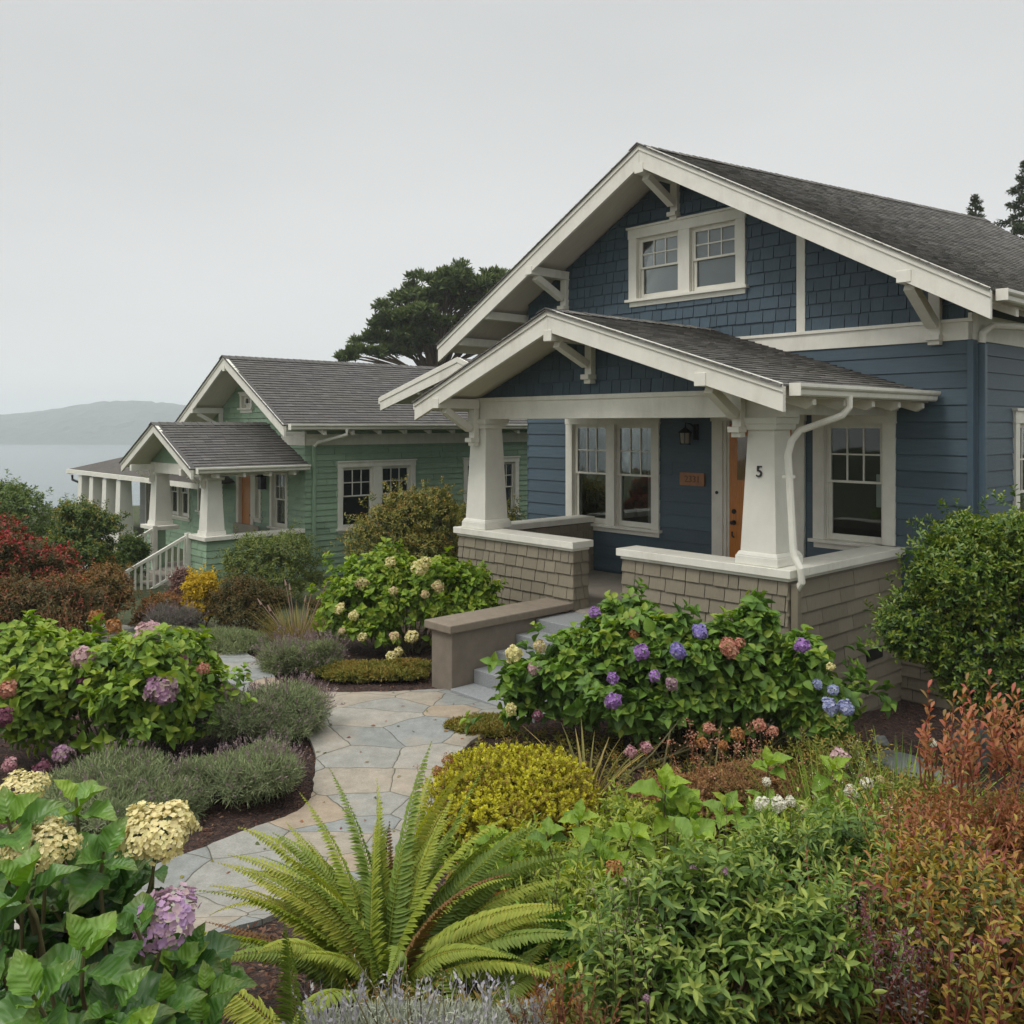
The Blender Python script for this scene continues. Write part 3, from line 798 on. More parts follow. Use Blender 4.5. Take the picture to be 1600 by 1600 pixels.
bracket(gh, -3.9, gyb + .02, -.02, zq(-3.9) - .02, .4, .09)
bracket(gh, grx, gyb + .02, -.02, zq(grx) - .06, .3, .09)
d = MB(); d.tube([(gtr + .1, .62, ge - .09), (gtr + .1, .62, ge - .2), (.12, .22, 2.68), (.08, .16, 2.6)], .035, 8); d.build('downspout', M['trim'], gh)
d = MB(); d.box(.03, .1, .12, .19, GB, 2.62); d.build('downspout', M['green_pipe'], gh, .01)
# porch of the cottage
gpx, gpz, gpsl, gpy = -1.68, 3.08, .47, -2.5
gptr, gptl = .16, -3.5
gable_roof(gh, 'porch_roof', gpx, gpz, gptl, gptr, gpsl, gpy + .02, 0.0, M['roof_green'], th=.1)
for xt in (gptr, gptl):
    sg = 1 if xt > gpx else -1
    barge(gh, xt + sg * .02, gpz - gpsl * abs(xt - gpx), gpx, gpz + .022, gpy - .03, .2, top=.06)
gpe = gpz - gpsl * (gptr - gpx)
gutter(gh, gptr + .04, gpe + .02, gpy + .06, -.05)
gutter(gh, gptl - .04, gpe + .02, gpy + .06, -.05, -1)
for i in range(4):
    y = gpy + .5 + i * .55
    t = MB(); t.box(-.05, gptr + .03, y - .03, y + .03, gpe - .19, gpe - .10); t.build('rafter_tail', M['trim'], gh)
b = MB(); b.box(-3.1, -.2, -2.05, -1.85, 2.02, 2.24); b.build('beam', M['trim'], gh, .004)
b = MB(); b.box(-.4, -.2, -1.848, -.03, 2.04, 2.22); b.build('beam', M['trim'], gh, .004)
b = MB(); b.box(-3.1, -2.9, -1.848, -.03, 2.04, 2.22); b.build('beam', M['trim'], gh, .004)
gpc = [(gpsl, 1, gpz - .11 + gpsl * gpx), (-gpsl, 1, gpz - .11 - gpsl * gpx)]
b = MB(); wall_slab(b, front(-1.98), -3.2, -.1, 2.242, 3.1, (), gpc, .06); courses(b, front(-1.98), -3.2, -.1, 2.242, 3.1, .13, 'lap', (), gpc); b.build('porch_gable', M['green'], gh, recalc=False)
for cx in (-.32, -2.92):
    p = MB(); p.frustum(cx, -1.9, .97, 1.96, .185, .14); po = p.build('pillar', M['stucco'], gh, .005)
    q = MB(); q.frustum(cx, -1.9, .88, .969, .21, .20); q.build('plinth', M['stucco'], po, .005)
    q = MB(); q.frustum(cx, -1.9, 1.96, 2.02, .18, .19); q.build('capital', M['stucco'], po, .005)
    bracket(gh, cx, gpy + .02, -2.05, 2.2, .26, .08, block=False)
b = MB(); b.box(-3.15, -.05, -2.1, -.03, -.12, 0); b.build('porch_floor', M['concrete'], gh)
for (a0, a1) in ((-.72, -.03), (-3.22, -2.55)):
    b = MB(); wall_slab(b, front(-2.13), a0, a1, GB, .80, th=.2); courses(b, front(-2.13), a0 - .015, a1 + .015, GB, .80, .13, 'shingle', wmin=.3, wmax=.8)
    w = b.build('porch_wall', M['green'], gh, recalc=False)
    c = MB(); c.box(a0 - .06, a1 + .07, -2.2, -1.66, .80, .88); c.build('coping', M['trim'], w, .005)
b = MB(); wall_slab(b, side(-.03), -1.928, -.003, GB, .80, th=.2); courses(b, side(-.03), -2.13, 0, GB, .80, .13, 'shingle', wmin=.3, wmax=.9); w = b.build('porch_wall', M['green'], gh, recalc=False)
c = MB(); c.box(-.25, .04, -1.658, -.03, .80, .88); c.build('coping', M['trim'], w, .005)
d = MB(); d.box(gd[0] + .06, gd[1] - .06, .04, .08, .02, gd[3] - .03); dd_ = d.build('door', M['wood'], gh, .004)
k = MB(); k.tube([(gd[1] - .13, .035, .98), (gd[1] - .13, -.02, .98)], .025, 10); k.build('handle', M['black'], dd_)
t = MB(); t.fbox(gff, gd[0] - .08, gd[0] + .05, 0, gd[3], -.1, .045); t.fbox(gff, gd[1] - .05, gd[1] + .08, 0, gd[3], -.1, .045); t.fbox(gff, gd[0] - .1, gd[1] + .1, gd[3], gd[3] + .12, -.1, .05); t.build('door_frame', M['trim'], gh, .003)
l_ = MB(); l_.box(-1.82, -1.68, -.16, -.03, 1.62, 1.9); l_.add([(-1.75, -.1, 2.0), (-1.86, -.2, 1.9), (-1.64, -.2, 1.9), (-1.64, -.0, 1.9), (-1.86, 0, 1.9)], [(0, 1, 2), (0, 2, 3), (0, 3, 4), (0, 4, 1)]); l_.build('wall_lamp', M['black'], gh)
# cottage steps with white railings
for i in range(5):
    s = MB(); s.box(-2.5, -.78, -2.13 - .3 * (i + 1), -2.13 - .3 * i - .001, GB - .2, -.14 * (i + .2)); s.build('step', M['concrete'], gh)
for x in (-.78, -2.5):
    r = MB(); A = (x, -2.2, .84); B = (x, -4.0, -.05)
    r.bar(A, B, .06, .06); r.bar((x, -2.2, .22), (x, -4.0, -.67), .045, .045)
    for i in range(15):
        f_ = (i + .5) / 15; y = -2.2 - 1.8 * f_; r.box(x - .018, x + .018, y - .018, y + .018, .22 - .89 * f_, .84 - .89 * f_)
    r.box(x - .05, x + .05, -4.08, -3.98, GB - .3, .02); r.box(x - .05, x + .05, -2.24, -2.14, -.1, .9)
    r.build('railing', M['trim'], gh, .003)
# bench seen through the cottage porch
bn = empty('bench', W(gs + 2.0, gt - .55, 0), RZ, 'small wooden bench standing on the green cottage porch', 'bench')
b = MB(); b.box(-.6, .6, -.22, .22, .40, .45); b.build('seat', M['furniture'], bn, .005)
b = MB(); b.box(-.6, .6, .18, .22, .50, .84); b.build('backrest', M['furniture'], bn, .005)
for x in (-.55, .49):
    for y in (-.2, .14):
        b = MB(); b.box(x, x + .06, y, y + .06, .0, .40); b.build('leg', M['furniture'], bn, .004)

# ================================================================== THIRD HOUSE (beyond, at the left)
h3 = empty('house', W(22.0, 2.6, -.6), RZ, 'pale grey house with a low hipped roof half hidden behind the green cottage', 'house')
b = MB()
X3L, X3R = -2.2, 5.9
w3 = [(-1.7, -1.1, .5, 2.0), (-.5, .1, .5, 2.0), (.9, 1.6, .7, 2.0)]
wall_slab(b, front(0), X3L, X3R, -2, 2.3, [win_hole(*w) for w in w3]); courses(b, front(0), X3L, X3R, -2, 2.3, .15, 'lap', w3)
b.box(X3L, X3L + .12, .12, 6, -2, 2.3); b.box(X3R - .12, X3R, .12, 6, -2, 2.3); b.box(X3L + .12, X3R - .12, 2.2, 2.3, -2, 2.3)
b.build('wall', M['grey_siding'], h3, recalc=False)
for w in w3: window(h3, front(0), *w, nsash=1, tw=.1, head=.1)
b = MB(); ex = .75; zt, ze_ = 3.5, 2.3
xm0, xm1 = X3L + 2.6, X3R - 2.6
vs = [(X3L - ex, -1.9, ze_), (X3R + ex, -1.9, ze_), (X3R + ex, 6.5, ze_), (X3L - ex, 6.5, ze_), (xm0, 2.3, zt), (xm1, 2.3, zt)]
b.add(vs, [(0, 1, 5, 4), (1, 2, 5), (2, 3, 4, 5), (3, 0, 4)]); b.add([(x, y, ze_ - .02) for x, y, z in vs[:4]], [(0, 1, 2, 3)])
M['roof_far'] = surf_mat('weathered shingle roof', (.105, .097, .088), .95, .25, 9, .4, 60, (1, 1, 1), .3, spec=.1)
r3 = b.build('roof', M['roof_far'], h3)
b = MB(); b.box(X3L - ex - .02, X3R + ex + .02, -1.96, -1.9, ze_ - .12, ze_ + .0); b.box(X3L - ex - .05, X3L - ex, -1.9, 6.5, ze_ - .16, ze_ + .01); b.build('fascia', M['trim'], r3)
b = MB(); b.tube([(xm0 + .2, 2.3, zt), (xm0 + .2, 2.3, zt + .5)], [.06, .01], 8); b.tube([(xm0 + .2, 2.3, zt + .12), (xm0 + .2, 2.3, zt + .22)], .09, 8); b.build('finial', M['black'], r3)
for x in (-1.85, -.85, .25, 1.35):
    p = MB(); p.frustum(x, -1.75, .72, 2.14, .19, .15); p.frustum(x, -1.75, -2, .719, .24, .22); p.build('pillar', M['stucco'], h3, .005)
b = MB(); b.box(-1.7, 1.35, -1.85, -1.65, .55, .65); b.build('porch_rail', M['trim'], h3)
d = MB(); d.tube([(X3L - ex + .2, -1.85, 2.12), (X3L - ex + .22, -1.85, 1.98), (X3L + .5, -1.5, 1.72)], .035, 8); d.build('downspout', M['black'], h3)

# ================================================================== TERRAIN, PATH, SEA, HILLS
def grid_mesh(name, xs, ys, zf, mat):
    X, Y = np.meshgrid(xs, ys); Z = zf(X, Y)
    vs = np.stack([X, Y, Z], -1).reshape(-1, 3)
    nx, ny = len(xs), len(ys)
    i = np.arange(nx - 1)[None, :] + nx * np.arange(ny - 1)[:, None]
    q = np.stack([i, i + 1, i + nx + 1, i + nx], -1).reshape(-1, 4)
    me = bpy.data.meshes.new(name); me.from_pydata(vs.tolist(), [], q.tolist()); me.materials.append(mat)
    me.polygons.foreach_set('use_smooth', [True] * len(me.polygons))
    o = bpy.data.objects.new(name, me); COL.objects.link(o); return o


def mulch_mat():
    m, nt, out = new_mat('bark mulch soil')
    b = N(nt, 'ShaderNodeBsdfPrincipled', _Roughness=.95); L(nt, b, 0, out, 0)
    tc = N(nt, 'ShaderNodeTexCoord')
    v = N(nt, 'ShaderNodeTexVoronoi', _Scale=55.0); L(nt, tc, 'Object', v, 'Vector')
    n = N(nt, 'ShaderNodeTexNoise', _Scale=9.0, _Detail=8.0); L(nt, tc, 'Object', n, 'Vector')
    sp = N(nt, 'ShaderNodeSeparateColor'); L(nt, v, 'Color', sp, 0)
    r = ramp(nt, [(0, (.012, .007, .005)), (.5, (.045, .02, .013)), (1, (.10, .052, .035))]); L(nt, sp, 0, r, 0)
    mx = N(nt, 'ShaderNodeMix', data_type='RGBA', blend_type='MULTIPLY'); mx.inputs[0].default_value = .8
    L(nt, r, 0, mx, 6); rr = ramp(nt, [(.3, (.4, .4, .4)), (.7, (1.2, 1.15, 1.1))]); L(nt, n, 0, rr, 0); L(nt, rr, 0, mx, 7)
    vl = N(nt, 'ShaderNodeVectorMath', operation='LENGTH'); L(nt, tc, 'Object', vl, 0)          # rough grass beyond the planted beds
    n6 = N(nt, 'ShaderNodeTexNoise', _Scale=.8, _Detail=6.0); L(nt, tc, 'Object', n6, 'Vector')
    md = N(nt, 'ShaderNodeMath', operation='MULTIPLY_ADD'); L(nt, n6, 0, md, 0); md.inputs[1].default_value = 5.0; nt.links.new(vl.outputs['Value'], md.inputs[2])
    mk = N(nt, 'ShaderNodeMapRange'); mk.inputs['From Min'].default_value = 15.5; mk.inputs['From Max'].default_value = 17.5; L(nt, md, 0, mk, 0)
    gr_c = ramp(nt, [(.3, (.035, .052, .018)), (.7, (.075, .085, .03))]); L(nt, n, 0, gr_c, 0)
    mg = N(nt, 'ShaderNodeMix', data_type='RGBA'); L(nt, mk, 0, mg, 0); nt.links.new(mx.outputs[2], mg.inputs[6]); L(nt, gr_c, 0, mg, 7)
    nt.links.new(mg.outputs[2], b.inputs['Base Color'])
    bp = N(nt, 'ShaderNodeBump', _Strength=.9, _Distance=.02); L(nt, v, 'Distance', bp, 'Height'); L(nt, bp, 0, b, 'Normal')
    return m


M['mulch'] = mulch_mat()
pos = np.concatenate([np.linspace(0, 22, 230), 22 + 260 * np.linspace(0.01, 1, 60) ** 1.8])
xs = np.concatenate([-(12 + 268 * np.linspace(1, .01, 50) ** 1.8), np.linspace(-12, 12, 220), 12 + 268 * np.linspace(.01, 1, 50) ** 1.8])
ys = np.concatenate([np.linspace(-30, -.5, 20), pos])


def terr(X, Y):
    return ground_z(X, Y) + .02 * np.sin(X * 3.1 + Y * 1.3) * np.sin(Y * 2.7 - X * .7) - .012


gr = grid_mesh('ground', xs, ys, terr, M['mulch']); tag(gr, kind='structure')


def path_mat():
    m, nt, out = new_mat('flagstones')
    b = N(nt, 'ShaderNodeBsdfPrincipled', _Roughness=.8); b.inputs['Specular IOR Level'].default_value = .3; L(nt, b, 0, out, 0)
    tc = N(nt, 'ShaderNodeTexCoord')
    wn = N(nt, 'ShaderNodeTexNoise', _Scale=1.6, _Detail=3.0); L(nt, tc, 'Object', wn, 'Vector')
    vm = N(nt, 'ShaderNodeVectorMath', operation='MULTIPLY_ADD'); L(nt, wn, 'Color', vm, 0); vm.inputs[1].default_value = (.22, .22, 0); L(nt, tc, 'Object', vm, 2)
    mp = N(nt, 'ShaderNodeMapping'); mp.inputs['Rotation'].default_value = (0, 0, .35); mp.inputs['Scale'].default_value = (1.65, 2.4, 0); L(nt, vm, 0, mp, 0)
    v = N(nt, 'ShaderNodeTexVoronoi', voronoi_dimensions='2D', _Scale=1.0, _Randomness=1.0); L(nt, mp, 0, v, 'Vector')
    e = N(nt, 'ShaderNodeTexVoronoi', voronoi_dimensions='2D', feature='DISTANCE_TO_EDGE', _Scale=1.0, _Randomness=1.0); L(nt, mp, 0, e, 'Vector')
    sp = N(nt, 'ShaderNodeSeparateColor'); L(nt, v, 'Color', sp, 0)
    r = ramp(nt, [(0, (.235, .242, .228)), (.2, (.285, .278, .25)), (.4, (.315, .295, .255)), (.56, (.25, .26, .25)), (.72, (.325, .285, .23)), (.84, (.335, .27, .20)), (.9, (.295, .285, .255)), (1, (.345, .33, .295))], 'CONSTANT')
    L(nt, sp, 0, r, 0)
    n = N(nt, 'ShaderNodeTexNoise', _Scale=7.0, _Detail=9.0, _Roughness=.7); L(nt, tc, 'Object', n, 'Vector')
    n2 = N(nt, 'ShaderNodeTexNoise', _Scale=90.0, _Detail=4.0); L(nt, tc, 'Object', n2, 'Vector')
    rr = ramp(nt, [(.25, (.72, .72, .70)), (.75, (1.2, 1.2, 1.2))]); L(nt, n, 0, rr, 0)
    r4 = ramp(nt, [(.25, (.8, .8, .8)), (.75, (1.16, 1.16, 1.16))]); L(nt, n2, 0, r4, 0)
    mx = N(nt, 'ShaderNodeMix', data_type='RGBA', blend_type='MULTIPLY'); mx.inputs[0].default_value = 1; L(nt, r, 0, mx, 6); L(nt, rr, 0, mx, 7)
    m2 = N(nt, 'ShaderNodeMix', data_type='RGBA', blend_type='MULTIPLY'); m2.inputs[0].default_value = 1; nt.links.new(mx.outputs[2], m2.inputs[6]); L(nt, r4, 0, m2, 7)
    # rusty bleeding
    n5 = N(nt, 'ShaderNodeTexNoise', _Scale=2.3, _Detail=6.0); L(nt, tc, 'Object', n5, 'Vector')
    r5 = ramp(nt, [(.55, (0, 0, 0)), (.75, (.5, .5, .5))]); L(nt, n5, 0, r5, 0)
    m5 = N(nt, 'ShaderNodeMix', data_type='RGBA'); L(nt, r5, 0, m5, 0); nt.links.new(m2.outputs[2], m5.inputs[6]); m5.inputs[7].default_value = (.40, .32, .23, 1)
    ed = N(nt, 'ShaderNodeMapRange'); ed.inputs['From Min'].default_value = .004; ed.inputs['From Max'].default_value = .011; L(nt, e, 'Distance', ed, 0)
    m3 = N(nt, 'ShaderNodeMix', data_type='RGBA'); L(nt, ed, 0, m3, 0); m3.inputs[6].default_value = (.085, .08, .055, 1); nt.links.new(m5.outputs[2], m3.inputs[7])
    nt.links.new(m3.outputs[2], b.inputs['Base Color'])
    ed2 = N(nt, 'ShaderNodeMapRange'); ed2.inputs['From Min'].default_value = .0; ed2.inputs['From Max'].default_value = .03; L(nt, e, 'Distance', ed2, 0)
    ad = N(nt, 'ShaderNodeMath', operation='MULTIPLY_ADD'); L(nt, n, 0, ad, 0); ad.inputs[1].default_value = .35; L(nt, ed2, 0, ad, 2)
    bp = N(nt, 'ShaderNodeBump', _Strength=.55, _Distance=.012); L(nt, ad, 0, bp, 'Height'); L(nt, bp, 0, b, 'Normal')
    return m


M['path'] = path_mat()
left_e = [(-7.5, 13.6), (-5.6, 12.35), (-4.3, 11.55), (-3.55, 10.95), (-3.0, 10.25), (-2.55, 9.75), (-2.15, 9.2), (-1.86, 8.5), (-1.70, 7.8), (-1.66, 7.3), (-1.80, 7.0), (-2.1, 6.6), (-2.45, 6.2), (-2.8, 5.7), (-3.1, 5.2), (-3.4, 4.7)]
right_e = [(-1.9, 4.35), (-1.75, 4.75), (-1.55, 5.2), (-1.2, 5.7), (-.85, 6.1), (-.66, 6.6), (-.62, 7.1), (-.60, 7.6), (-.56, 8.2), (-.42, 8.7), (-.1, 9.15), (.45, 9.55), (.75, 9.95), (.2, 10.6), (-.55, 10.52), (-1.0, 10.42), (-1.4, 10.28), (-1.9, 10.26), (-2.35, 10.4), (-2.75, 10.7), (-2.98, 11.2), (-3.25, 11.75), (-3.9, 12.5), (-5.2, 13.4), (-6.8, 14.8)]


left_e, right_e = [[(x * k, y * k) for x, y, k in [(x, y, 1 - .15 * float(sstep(7.0, 9.2, y)) / 3.05) for x, y in e]] for e in (left_e, right_e)]


def smooth_line(pts, n=7):
    P = [Vector((*p, 0)) for p in pts]; out = []
    for i in range(len(P) - 1):
        p0, p1, p2, p3 = P[max(i - 1, 0)], P[i], P[i + 1], P[min(i + 2, len(P) - 1)]
        for k in range(n):
            t = k / n
            out.append(.5 * ((2 * p1) + (p2 - p0) * t + (2 * p0 - 5 * p1 + 4 * p2 - p3) * t * t + (3 * p1 - p0 - 3 * p2 + p3) * t ** 3))
    out.append(P[-1]); return out


outl = smooth_line(left_e) + smooth_line(right_e)
PATH_POLY = np.array([(p.x, p.y) for p in outl])
bm = bmesh.new()
bv = [bm.verts.new((p.x + random.uniform(-.012, .012), p.y + random.uniform(-.012, .012), 0)) for p in outl]
be = [bm.edges.new((bv[i], bv[(i + 1) % len(bv)])) for i in range(len(bv))]
bmesh.ops.triangle_fill(bm, edges=be, use_beauty=True)
for _ in range(3):
    bmesh.ops.subdivide_edges(bm, edges=[e for e in bm.edges if e.calc_length() > .35], cuts=1, use_grid_fill=True)
bmesh.ops.triangulate(bm, faces=bm.faces)
for v in bm.verts: v.co.z = float(terr(v.co.x, v.co.y)) + .035
for f_ in bm.faces:
    if f_.normal.z < 0: f_.normal_flip()
bnd = [e for e in bm.edges if e.is_boundary]
r_ = bmesh.ops.extrude_edge_only(bm, edges=bnd)
for v in [g for g in r_['geom'] if isinstance(g, bmesh.types.BMVert)]: v.co.z -= .07
me = bpy.data.meshes.new('path'); bm.to_mesh(me); bm.free(); me.materials.append(M['path'])
po = bpy.data.objects.new('path', me); COL.objects.link(po); tag(po, kind='structure')


def in_path(x, y):
    x = np.asarray(x); y = np.asarray(y); c = np.zeros(x.shape, bool); n = len(PATH_POLY)
    for i in range(n):
        x1, y1 = PATH_POLY[i]; x2, y2 = PATH_POLY[(i + 1) % n]
        if y1 == y2: continue
        m = ((y1 > y) != (y2 > y)) & (x < (x2 - x1) * (y - y1) / (y2 - y1) + x1); c ^= m
    return c


# sea
m, nt, out = new_mat('sea water')
b = N(nt, 'ShaderNodeBsdfPrincipled', _Roughness=.22); b.inputs['Base Color'].default_value = (.10, .13, .135, 1); b.inputs['IOR'].default_value = 1.33; L(nt, b, 0, out, 0)
tc = N(nt, 'ShaderNodeTexCoord'); n = N(nt, 'ShaderNodeTexNoise', _Scale=.25, _Detail=8.0); L(nt, tc, 'Object', n, 'Vector')
bp = N(nt, 'ShaderNodeBump', _Strength=.5, _Distance=.6); L(nt, n, 0, bp, 'Height'); L(nt, bp, 0, b, 'Normal')
sx = np.linspace(-2600, 2600, 27); sy = np.linspace(-200, 3300, 19)
sea = grid_mesh('sea', sx, sy, lambda X, Y: X * 0 - 20.5, m); tag(sea, kind='structure')
# hills across the water
m = surf_mat('far wooded hill', (.035, .055, .04), .9, .4, .02, 0, 1, (1, 1, 1), 0)
hx = np.linspace(-1900, 500, 300); hy = np.linspace(1060, 2000, 60)
hr = np.random.default_rng(3)
ph = hr.uniform(0, 6.28, 12); fqs = hr.uniform(.004, .03, 12)
tn = hr.uniform(0, 1, (60, 300))


def hill(X, Y):
    env = np.exp(-((X + 520) / 330) ** 2) * 47 + np.exp(-((X + 900) / 300) ** 2) * 27
    w = sum(np.sin(X * f_ + p + Y * f_ * .4) / (1 + 90 * f_) for f_, p in zip(fqs, ph))
    prof = sstep(1062, 1420, Y) * (1 - .6 * sstep(1500, 2000, Y))
    h = (env + 5 * w) * prof
    return -21.5 + np.maximum(0, h) + tn * 5.0 * np.clip(prof * 6, 0, 1) * (env > 4)


hl = grid_mesh('hills', hx, hy, hill, m); tag(hl, kind='structure')
hl.data.polygons.foreach_set('use_smooth', [False] * len(hl.data.polygons))

# ================================================================== PLANTS
def tmpl_rows(vs_rows, hw, cols, fold=.12, droop=.12, wave=0.0, serr=0.0, cup=0.0):
    """leaf template: unit length along y, half-width profile hw(v); returns verts, faces, uv(u,v)"""
    P = []; UV = []
    for i, v in enumerate(vs_rows):
        h = hw(v)
        for u in cols:
            e = 1 + (serr * (1 if i % 2 else -1) if abs(u) > .99 and 0 < i < len(vs_rows) - 1 else 0)
            z = -droop * v * v + cup * (v - .5) ** 2; zw = fold * abs(u) * h * 2 + wave * math.sin(v * 17 + u * 2) * abs(u) * h
            P.append((u * h * e, v, z, zw)); UV.append((u, v))
    nc = len(cols); Fc = []
    for i in range(len(vs_rows) - 1):
        for j in range(nc - 1): Fc.append((i * nc + j, i * nc + j + 1, (i + 1) * nc + j + 1, (i + 1) * nc + j))
    return np.array(P), np.array(Fc), np.array(UV)


ov = lambda v: max(.004, .5 * (math.sin(pi * min(1, v) ** .84) ** .98)) if 0 < v < 1 else .010
lan = lambda v: max(.004, .5 * math.sin(pi * v ** .9) ** .9) if 0 < v < 1 else .01
ovo = lambda v: max(.004, .5 * math.sin(pi * v ** 1.35) ** .8) if 0 < v < 1 else .01
T_BIG = tmpl_rows(np.linspace(0, 1, 19), ov, (-1, -.5, 0, .5, 1), .34, .20, .16, .045)
T_OV = tmpl_rows((0, .14, .32, .55, .8, 1), ov, (-1, 0, 1), .36, .22)
T_LAN = tmpl_rows((0, .3, .65, 1), lan, (-1, 0, 1), .34, .22)
T_OBO = tmpl_rows((0, .35, .7, 1), ovo, (-1, 0, 1), .34, .1)
T_DIA = (np.array([(0, 0, 0, 0), (.5, .5, .0, .12), (0, 1, -.06, 0), (-.5, .5, .0, .12)]), np.array([(0, 1, 2, 3)]), np.array([(0, 0), (1, .5), (0, 1), (-1, .5)]))
T_BLADE = (np.array([(-.5, 0, 0, 0), (.5, 0, 0, 0), (.42, .5, -.06, 0), (-.42, .5, -.06, 0), (.02, 1, -.28, 0), (-.02, 1, -.28, 0)]), np.array([(0, 1, 2, 3), (3, 2, 4, 5)]),
           np.array([(-1, 0), (1, 0), (1, .5), (-1, .5), (0, 1), (0, 1)]))
T_PETAL = tmpl_rows((0, .35, .75, 1), lambda v: .10 if v == 0 else (.46 if v < .5 else (.44 if v < .9 else .16)), (-1, 0, 1), .06, -.10)


def unit(a):
    return a / np.maximum(1e-9, np.linalg.norm(a, axis=-1, keepdims=True))


class Fol:
    def __init__(self): self.V = []; self.Q = []; self.A = []; self.n = 0

    def put(self, T, pos, dirs, up, ln, wd, var):
        TV, TF_, TU = T; pos = np.asarray(pos, float); n = len(pos)
        if n == 0: return self
        d = unit(np.asarray(dirs, float)); x = np.cross(d, np.asarray(up, float)); bad = np.linalg.norm(x, axis=1) < 1e-4
        x[bad] = (1, 0, 0); x = unit(x); z = np.cross(x, d)
        ln = np.broadcast_to(ln, (n,))[:, None, None]; wd = np.broadcast_to(wd, (n,))[:, None, None]
        v = pos[:, None, :] + x[:, None, :] * TV[None, :, 0:1] * wd + d[:, None, :] * TV[None, :, 1:2] * ln + z[:, None, :] * (TV[None, :, 2:3] * ln + TV[None, :, 3:4] * wd)
        k = len(TV); q = TF_[None] + (np.arange(n) * k)[:, None, None] + self.n
        a = np.empty((n, k, 3)); a[..., 0] = np.broadcast_to(var, (n,))[:, None]; a[..., 1:] = TU[None]
        self.V.append(v.reshape(-1, 3)); self.Q.append(q.reshape(-1, 4)); self.A.append(a.reshape(-1, 3)); self.n += n * k
        return self

    def build(self, name, mat, parent=None, smooth=False):
        V = np.concatenate(self.V); Q = np.concatenate(self.Q); A = np.concatenate(self.A)
        me = bpy.data.meshes.new(name); me.vertices.add(len(V)); me.vertices.foreach_set('co', V.ravel().astype(np.float32))
        me.loops.add(Q.size); me.loops.foreach_set('vertex_index', Q.ravel().astype(np.int32))
        me.polygons.add(len(Q)); me.polygons.foreach_set('loop_start', np.arange(0, Q.size, 4, dtype=np.int32))
        if smooth: me.polygons.foreach_set('use_smooth', np.ones(len(Q), bool))
        me.update(calc_edges=True)
        at_ = me.attributes.new('leaf', 'FLOAT_VECTOR', 'POINT'); at_.data.foreach_set('vector', A.ravel().astype(np.float32))
        me.materials.append(mat)
        o = bpy.data.objects.new(name, me); COL.objects.link(o)
        if parent: o.parent = parent
        return o


def blob_points(g, blobs, n, zmin=-.35, shell=(.72, 1.03)):
    """points and outward normals spread over a union of ellipsoids (cx,cy,cz,rx,ry,rz)"""
    B = np.array(blobs); ar = (B[:, 3] * B[:, 5] + B[:, 4] * B[:, 5] + B[:, 3] * B[:, 4]); pr = ar / ar.sum()
    P = []; D = []; got = 0
    while got < n:
        m = int((n - got) * 1.8) + 40
        i = g.choice(len(B), m, p=pr); d = unit(g.normal(size=(m, 3)))
        d[:, 2] = np.where(d[:, 2] < zmin, -d[:, 2], d[:, 2])
        r = shell[0] + (shell[1] - shell[0]) * np.sqrt(g.random(m)); b = B[i]
        p = b[:, :3] + d * b[:, 3:] * r[:, None]
        ok = np.ones(m, bool)
        for bb in B:
            q = np.linalg.norm((p - bb[:3]) / bb[3:], axis=1); ok &= (q > shell[0] * .93) | (g.random(m) < .06)
        nn = unit(d / b[:, 3:]); P.append(p[ok]); D.append(nn[ok]); got += ok.sum()
    return np.concatenate(P)[:n], np.concatenate(D)[:n]


def lumpy(g, rx, ry, h, k=9, z0=0.0, lump=.42, flat=1.0):
    """a body ellipsoid and k uneven lumps riding on it; local coordinates, base at z=0"""
    rz = h * .52
    bl = [(0, 0, z0 + h * .42, rx * .76, ry * .76, rz * .78)]
    for i in range(k):
        a = g.uniform(0, 2 * pi); e = g.uniform(-.45, .95); c = math.sqrt(max(0, 1 - e * e))
        s = lump * g.choice([.5, .75, 1.0, 1.3]) * g.uniform(.85, 1.15); o = g.uniform(.88, 1.0)
        bl.append((cos(a) * c * rx * (o - s * .7), sin(a) * c * ry * (o - s * .7), z0 + h * .44 + e * rz * (o - s * .6), rx * s, ry * s, min(rx, ry, rz * 1.6) * s * flat * g.uniform(.7, 1.1)))
    return bl


